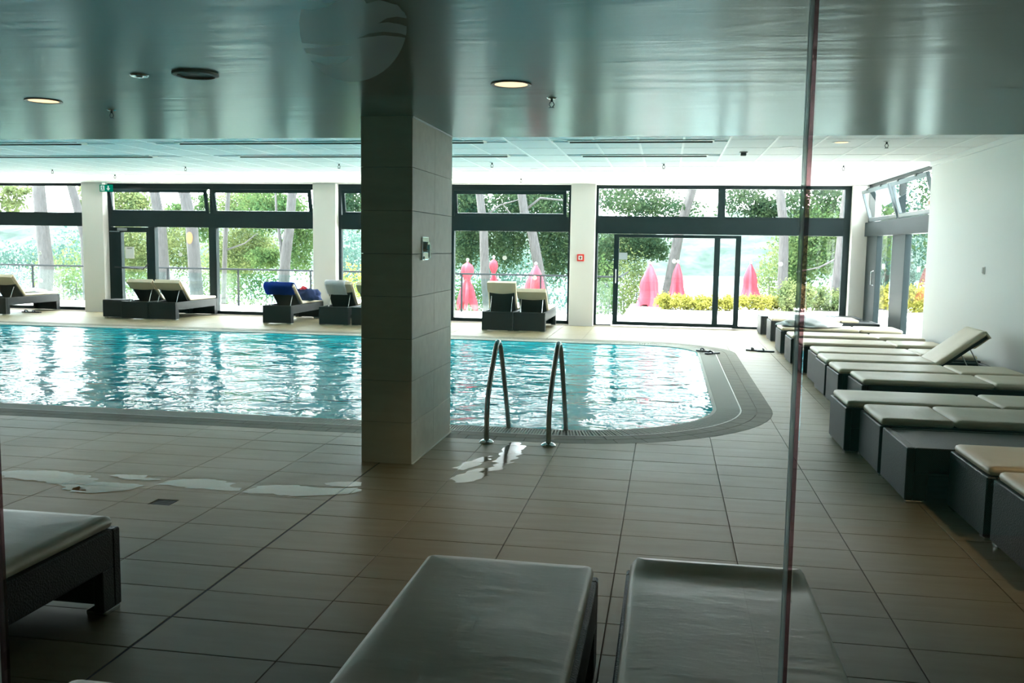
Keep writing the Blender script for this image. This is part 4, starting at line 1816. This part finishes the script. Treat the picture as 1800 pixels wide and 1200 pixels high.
# parasols
def parasol(px, ytop, ybot, y, w_px, label, seed, zfoot=-1.45, style=0):
    top, bot = at_y(px, ytop, y), at_y(px, ybot, y)
    t = thing('folded_parasol', label, 'parasol', (top.x, y, zfoot), group='folded red parasols on the terrace below')
    H_ = top.z - zfoot
    L_ = top.z - bot.z
    R_ = w_px / 2 / F_PX * y
    obj('pole', MB().tube([(0, 0, .06), (0, 0, H_ - .02)], .025, 10), M_white, t)
    obj('base', MB().lathe([(0, 0), (.28, 0), (.28, .05), (.05, .08), (0, .08)], 20), M_grey, t)
    mb = MB()
    n_, m_ = 24, 18
    V = []
    for j in range(m_ + 1):
        v = j / m_
        if style == 0:      # tied in the middle
            r = R_ * (.25 + .55 * math.sin(min(1, v / .42) * math.pi) ** 1 if v < .42 else .25 + .75 * math.sin((v - .42) / .58 * math.pi * .55))
            r = max(r, R_ * .18)
        else:
            r = R_ * (.08 + .92 * v ** .72) * (1 + .16 * math.sin(v * math.pi * 2.2))
        if v < .08:
            r = R_ * (.05 + 2.2 * v)
        row = []
        for k in range(n_):
            a = 2 * math.pi * k / n_
            q = r * (1 + .55 * math.cos((4 + seed % 2) * a + seed) * min(1, v * 2) + .25 * noise.noise(Vector((math.cos(a) * 1.5, math.sin(a) * 1.5, v * 3 + seed))))
            zz = H_ - L_ * v - L_ * .11 * max(0, v - .6) * 2.5 * math.cos((4 + seed % 2) * a + seed + .8)
            row.append(mb.bm.verts.new((q * math.cos(a), q * math.sin(a), zz)))
        V.append(row)
    for r0, r1 in zip(V, V[1:]):
        for k in range(n_):
            mb.bm.faces.new((r0[k], r0[(k + 1) % n_], r1[(k + 1) % n_], r1[k]))
    obj('canopy', mb, M_para, t, smooth=True)
    obj('finial', MB().lathe([(0, -.02), (.04, -.01), (.045, .02), (.02, .05), (0, .06)], 10, (0, 0, H_)), M_white, t)
    if style == 0:
        obj('tie', MB().lathe([(R_ * .33, .02), (R_ * .36, 0), (R_ * .33, -.03)], 16, (0, 0, H_ - L_ * .42)), M_para, t)


parasol(822, 457, 538, 25.5, 27, 'slim red parasol tied in the middle, first past the tiled column', 1)
parasol(868, 452, 520, 28, 19, 'small red parasol behind the steep raised lounger', 2)
parasol(942, 464, 556, 24.5, 46, 'wide loosely folded red parasol behind the lower raised lounger', 3, style=1)
parasol(1143, 463, 542, 25.5, 42, 'wide red parasol seen through the sliding door', 4, style=1)
parasol(1192, 460, 520, 27.5, 22, 'narrow red parasol beside the leaning trunk beyond the hedge', 5, style=1)
parasol(1320, 462, 525, 27.5, 27, 'red parasol seen through the fixed door pane past the overlap', 6, style=1)


# foliage
def foliage_mesh(name, blobs, m, leaf=.09, seed=1):
    """blobs: (centre, (rx, ry, rz), n)"""
    rs = np.random.RandomState(seed)
    allv = []
    for c, r, n_ in blobs:
        ncl = max(3, n_ // 45)
        cc_ = rs.normal(size=(ncl, 3))
        cc_ /= np.linalg.norm(cc_, axis=1)[:, None]
        cc_ *= rs.uniform(.15, 1, (ncl, 1)) ** .5
        idx = rs.randint(0, ncl, n_)
        p = cc_[idx] + rs.normal(size=(n_, 3)) * .21
        p = p * np.array(r) + np.array(c)
        u = rs.normal(size=(n_, 3))
        u /= np.linalg.norm(u, axis=1)[:, None]
        w_ = rs.normal(size=(n_, 3))
        v = np.cross(u, w_)
        v /= np.linalg.norm(v, axis=1)[:, None] + 1e-9
        s = leaf * rs.uniform(.6, 1.4, (n_, 1))
        a = p - u * s * .5 
        b = p + v * s * .28
        c2 = p + u * s * .5
        d = p - v * s * .28
        allv.append(np.stack([a, b, c2, d], 1).reshape(-1, 3))
    V = np.concatenate(allv)
    nq = len(V) // 4
    me = bpy.data.meshes.new(name)
    me.vertices.add(len(V))
    me.vertices.foreach_set('co', V.astype(np.float32).ravel())
    me.loops.add(nq * 4)
    me.loops.foreach_set('vertex_index', np.arange(nq * 4, dtype=np.int32))
    me.polygons.add(nq)
    me.polygons.foreach_set('loop_start', np.arange(0, nq * 4, 4, dtype=np.int32))
    me.polygons.foreach_set('loop_total', np.full(nq, 4, dtype=np.int32))
    me.update(calc_edges=True)
    me.materials.append(m)
    return me


def blob(px, py, rx, ry, y, n_, depth=None):
    c = at_y(px, py, y)
    k = y / F_PX
    return (tuple(c), (rx * k, depth or max(rx, ry) * k, ry * k), int(n_ * 1.35))


TG = 'pines between the terrace and the sea'


def tree(label, trunk_px, y, w_px, blobs, leafkind, leaf=.10, seed=1, branches=(), scar=None, zfoot=-1.6, name='pine_tree'):
    pts = [at_y(px, py, y) for px, py in trunk_px]
    # carry on to the ground and up beyond the frame
    d = pts[-1] - pts[-2]
    while pts[-1].z > zfoot:
        pts.append(pts[-1] + d.normalized() * min(.8, (pts[-1].z - zfoot + .05) / max(.2, -d.normalized().z)))
    d = (pts[0] - pts[1]).normalized()
    ups = [pts[0] + d * k for k in (3.2, 1.6)]
    pts = ups + pts
    base = pts[-1].copy()
    t = thing(name, label, 'tree', base, group=TG)
    rpx = w_px / 2 / F_PX * y
    n_ = len(pts)
    loc = [p - base for p in pts][::-1]
    rr = [rpx * (1.25 - .55 * i / (n_ - 1)) for i in range(n_)]
    o = obj('trunk', MB().tube(loc, rr, 12), M_bark, t, smooth=True)
    for br in branches:
        bp_ = [at_y(px, py, y) - base for px, py in br[0]]
        r0 = br[1] / 2 / F_PX * y
        obj('branch', MB().tube(bp_, [r0 * (1 - .6 * i / (len(bp_) - 1)) for i in range(len(bp_))], 7), M_bark, t, smooth=True)
    if scar:
        p = at_y(scar[0], scar[1], y - rpx * .93) - base
        obj('bark_scar', MB().lathe([(0, .02), (.07, .012), (.10, 0)], 12), M_scar, t, p, (math.radians(90), 0, 0)).scale = (1, 1.7, 1)
    bl_ = [((c[0] - base.x, c[1] - base.y, c[2] - base.z), r, n2) for c, r, n2 in blobs]
    # crown above the frame
    bl_.append(((loc[-1].x, loc[-1].y + .5, loc[-1].z + 1.2), (2.4, 2.0, 1.4), 1200))
    tag(link('crown', foliage_mesh('crown', bl_, LEAF[leafkind], leaf, seed), t), kind='stuff')
    return t


B = blob
tree('thick pine trunk standing in the first window bay', [(68, 330), (74, 400), (82, 470), (76, 545)], 24, 27, [B(10, 360, 34, 26, 25, 900), B(30, 335, 30, 12, 25, 500)], 'light', seed=1)
tree('pine trunk leaning in behind the first cream pier', [(126, 330), (138, 372), (150, 420), (156, 540)], 25, 18, [B(150, 345, 18, 20, 26, 300)], 'light', seed=2)
tree('pale straight pine trunk beside the exit door', [(270, 330), (283, 400), (291, 520)], 26, 21, [B(225, 360, 45, 30, 29, 3500), B(228, 440, 38, 60, 33, 5200), B(310, 430, 30, 60, 33, 3600)], 'light', seed=3)
tree('pine trunk with an orange bark scar', [(322, 330), (337, 400), (346, 520)], 24, 25, [B(310, 375, 26, 22, 28, 1200), B(360, 380, 14, 45, 27, 1500)], 'green', seed=4, scar=(333, 418))
tree('slender pine trunk behind the long lounger pair', [(402, 330), (396, 420), (393, 530)], 31, 9, [B(430, 365, 55, 34, 33, 5200), B(430, 440, 55, 45, 34, 6500), B(385, 470, 14, 10, 32, 500)], 'light', seed=5,
     branches=[([(396, 440), (430, 428), (452, 410)], 4)])
tree('pale forked pine trunk next to the second cream pier', [(514, 330), (509, 400), (502, 450), (497, 530)], 25, 19, [B(480, 370, 60, 36, 28, 5200), B(530, 430, 22, 50, 29, 2600), B(465, 455, 30, 18, 29, 1500)], 'green', seed=6,
     branches=[([(497, 470), (494, 430), (486, 380), (484, 330)], 8)])
tree('pine trunk seen straight through the third bay', [(842, 330), (850, 400), (852, 470), (858, 550)], 27, 16, [B(825, 360, 36, 34, 29, 4200), B(822, 420, 32, 52, 30, 3600), B(890, 415, 40, 56, 31, 4400), B(618, 360, 30, 36, 29, 2500)], 'pine', seed=7,
     branches=[([(846, 385), (880, 360), (915, 350)], 4)])
tree('curving pine trunk behind the wide folded parasol', [(915, 330), (922, 375), (935, 408), (945, 460), (955, 520)], 28, 18, [B(960, 360, 60, 36, 30, 4200), B(915, 350, 50, 22, 30, 2200), B(975, 425, 46, 62, 31, 5600)], 'pine', seed=8,
     branches=[([(920, 372), (950, 348), (990, 352), (1010, 372)], 5), ([(932, 400), (905, 385), (885, 360)], 4)])
tree('leaning pine trunk seen through the sliding door', [(1218, 330), (1196, 398), (1184, 460), (1172, 520)], 30, 19, [B(1110, 350, 70, 30, 31, 3400), B(1175, 372, 60, 22, 31, 1500), B(1105, 430, 62, 26, 32, 4500), B(1060, 470, 22, 60, 33, 2500), B(1150, 440, 25, 18, 32, 900)], 'pine', seed=9)
tree('straight pine trunk beyond the fixed glass pane', [(1370, 330), (1378, 400), (1377, 460), (1374, 530)], 27, 17, [B(1310, 352, 45, 26, 29, 1500), B(1345, 372, 28, 22, 29, 1200), B(1430, 360, 60, 36, 29, 3200)], 'pine', seed=10)
tree('thin pine trunk by the corner with brownish foliage', [(1490, 330), (1482, 400), (1468, 520)], 26, 17, [B(1440, 430, 52, 55, 28, 5200), B(1400, 470, 24, 46, 29, 2300), B(1530, 400, 40, 60, 28, 2500)], 'green', seed=11,
     branches=[([(1470, 455), (1440, 470), (1400, 478)], 4)])
# trees seen through the side window
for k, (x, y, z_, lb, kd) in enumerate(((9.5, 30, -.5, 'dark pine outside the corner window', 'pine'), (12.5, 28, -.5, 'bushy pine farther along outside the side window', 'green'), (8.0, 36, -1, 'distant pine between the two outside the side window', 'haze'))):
    t = thing('pine_tree', lb, 'tree', (x, y, z_), group=TG)
    obj('trunk', MB().tube([(0, 0, 0), (.1, 0, 2), (0, 0, 5)], [.2, .17, .1], 10), M_bark, t, smooth=True)
    tag(link('crown', foliage_mesh('crown', [((0, 0, 3.6), (2.4, 2, 1.8), 5200), ((.6, 0, 1.9), (1.8, 1.6, .9), 2600)], LEAF[kd], .13, 30 + k), t), kind='stuff')


def bush(px0, px1, ytop, ybot, y, label, kind, n_, leaf=.07, group='garden bushes', name='garden_bush', zb=None):
    a, b = at_y(px0, ybot, y), at_y(px1, ybot, y)
    tp = at_y((px0 + px1) / 2, ytop, y).z
    z0 = a.z if zb is None else zb
    c = ((a.x + b.x) / 2, y, z0)
    t = thing(name, label, 'bush', c, group=group)
    w_ = (b.x - a.x) / 2
    h = tp - z0
    rs = random.Random(n_)
    bl_ = []
    kx = max(2, int(w_ * 2 / h * 1.3))
    for k in range(kx):
        u = -1 + (2 * k + 1) / kx
        bl_.append(((u * w_ * .95, rs.uniform(-.1, .1), h * .5), (w_ / kx * 1.5, h * .6, h * .5 * rs.uniform(.85, 1.1)), n_ // kx))
    tag(link('leaves', foliage_mesh('leaves', bl_, LEAF[kind], leaf, n_), t), kind='stuff')
    mb = MB()
    for k in range(kx):
        u = -1 + (2 * k + 1) / kx
        mb.tube([(u * w_ * .6, 0, 0), (u * w_ * .9, 0, h * .6)], .02, 5)
    obj('stems', mb, M_bark, t)
    return t


bush(1155, 1290, 518, 543, 24.5, 'low yellow flowering hedge outside the sliding door', 'yellow', 9000, .06, zb=-.03)
bush(1290, 1395, 520, 543, 25.2, 'low yellow green hedge outside the fixed pane', 'yellow', 6000, .06, zb=-.03)
bush(1372, 1425, 498, 545, 25.0, 'rounded light green bush at the foot of the straight trunk', 'light', 4500, .07, zb=-.03)
bush(1425, 1500, 508, 545, 25.6, 'light green bush in the terrace corner', 'light', 5500, .07, zb=-.03)
bush(1080, 1135, 440, 520, 31, 'yellow green shrub beyond the wide parasol at the door', 'light', 4500, .09, zb=-1.6)
bush(1048, 1080, 470, 530, 29, 'shrub behind the narrow fixed pane', 'green', 2000, .09, zb=-1.5)
bush(1380, 1420, 430, 520, 32, 'tall yellow green shrub behind the straight trunk', 'light', 3600, .09, zb=-1.6)
bush(1335, 1392, 412, 520, 33, 'yellow green shrubs behind the parasol at the fixed pane', 'light', 4200, .10, zb=-1.6)
bush(596, 640, 463, 545, 24, 'bright green bush behind the white towel lounger', 'yellow', 4200, .07, zb=-1.35)
bush(795, 845, 488, 560, 27.5, 'green bush behind the slim parasol', 'green', 4200, .08, zb=-1.35)
bush(535, 562, 490, 540, 23.5, 'small green bush by the second pier', 'light', 1500, .07, zb=-1.35)
bush(95, 150, 440, 500, 30, 'small light green tree standing on the slope', 'light', 3500, .09, zb=-1.5)
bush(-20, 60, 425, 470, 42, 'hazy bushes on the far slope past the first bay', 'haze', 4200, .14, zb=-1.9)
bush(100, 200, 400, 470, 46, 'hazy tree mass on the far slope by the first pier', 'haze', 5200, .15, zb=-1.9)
bush(420, 490, 440, 480, 36, 'dark shrubs under the pines in the second bay', 'green', 3500, .11, zb=-1.7)
bush(200, 262, 420, 500, 38, 'pale green shrubs behind the exit door glass', 'light', 4500, .11, zb=-1.7)
bush(355, 420, 430, 500, 40, 'pale shrubs behind the slender trunk', 'light', 4500, .12, zb=-1.8)
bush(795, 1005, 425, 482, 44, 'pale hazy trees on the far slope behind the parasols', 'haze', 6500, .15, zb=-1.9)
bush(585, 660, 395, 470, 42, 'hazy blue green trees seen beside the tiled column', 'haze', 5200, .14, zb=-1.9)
bush(1545, 1640, 500, 545, 26, 'low yellow green planting outside the side window', 'yellow', 6000, .08, zb=-.03)
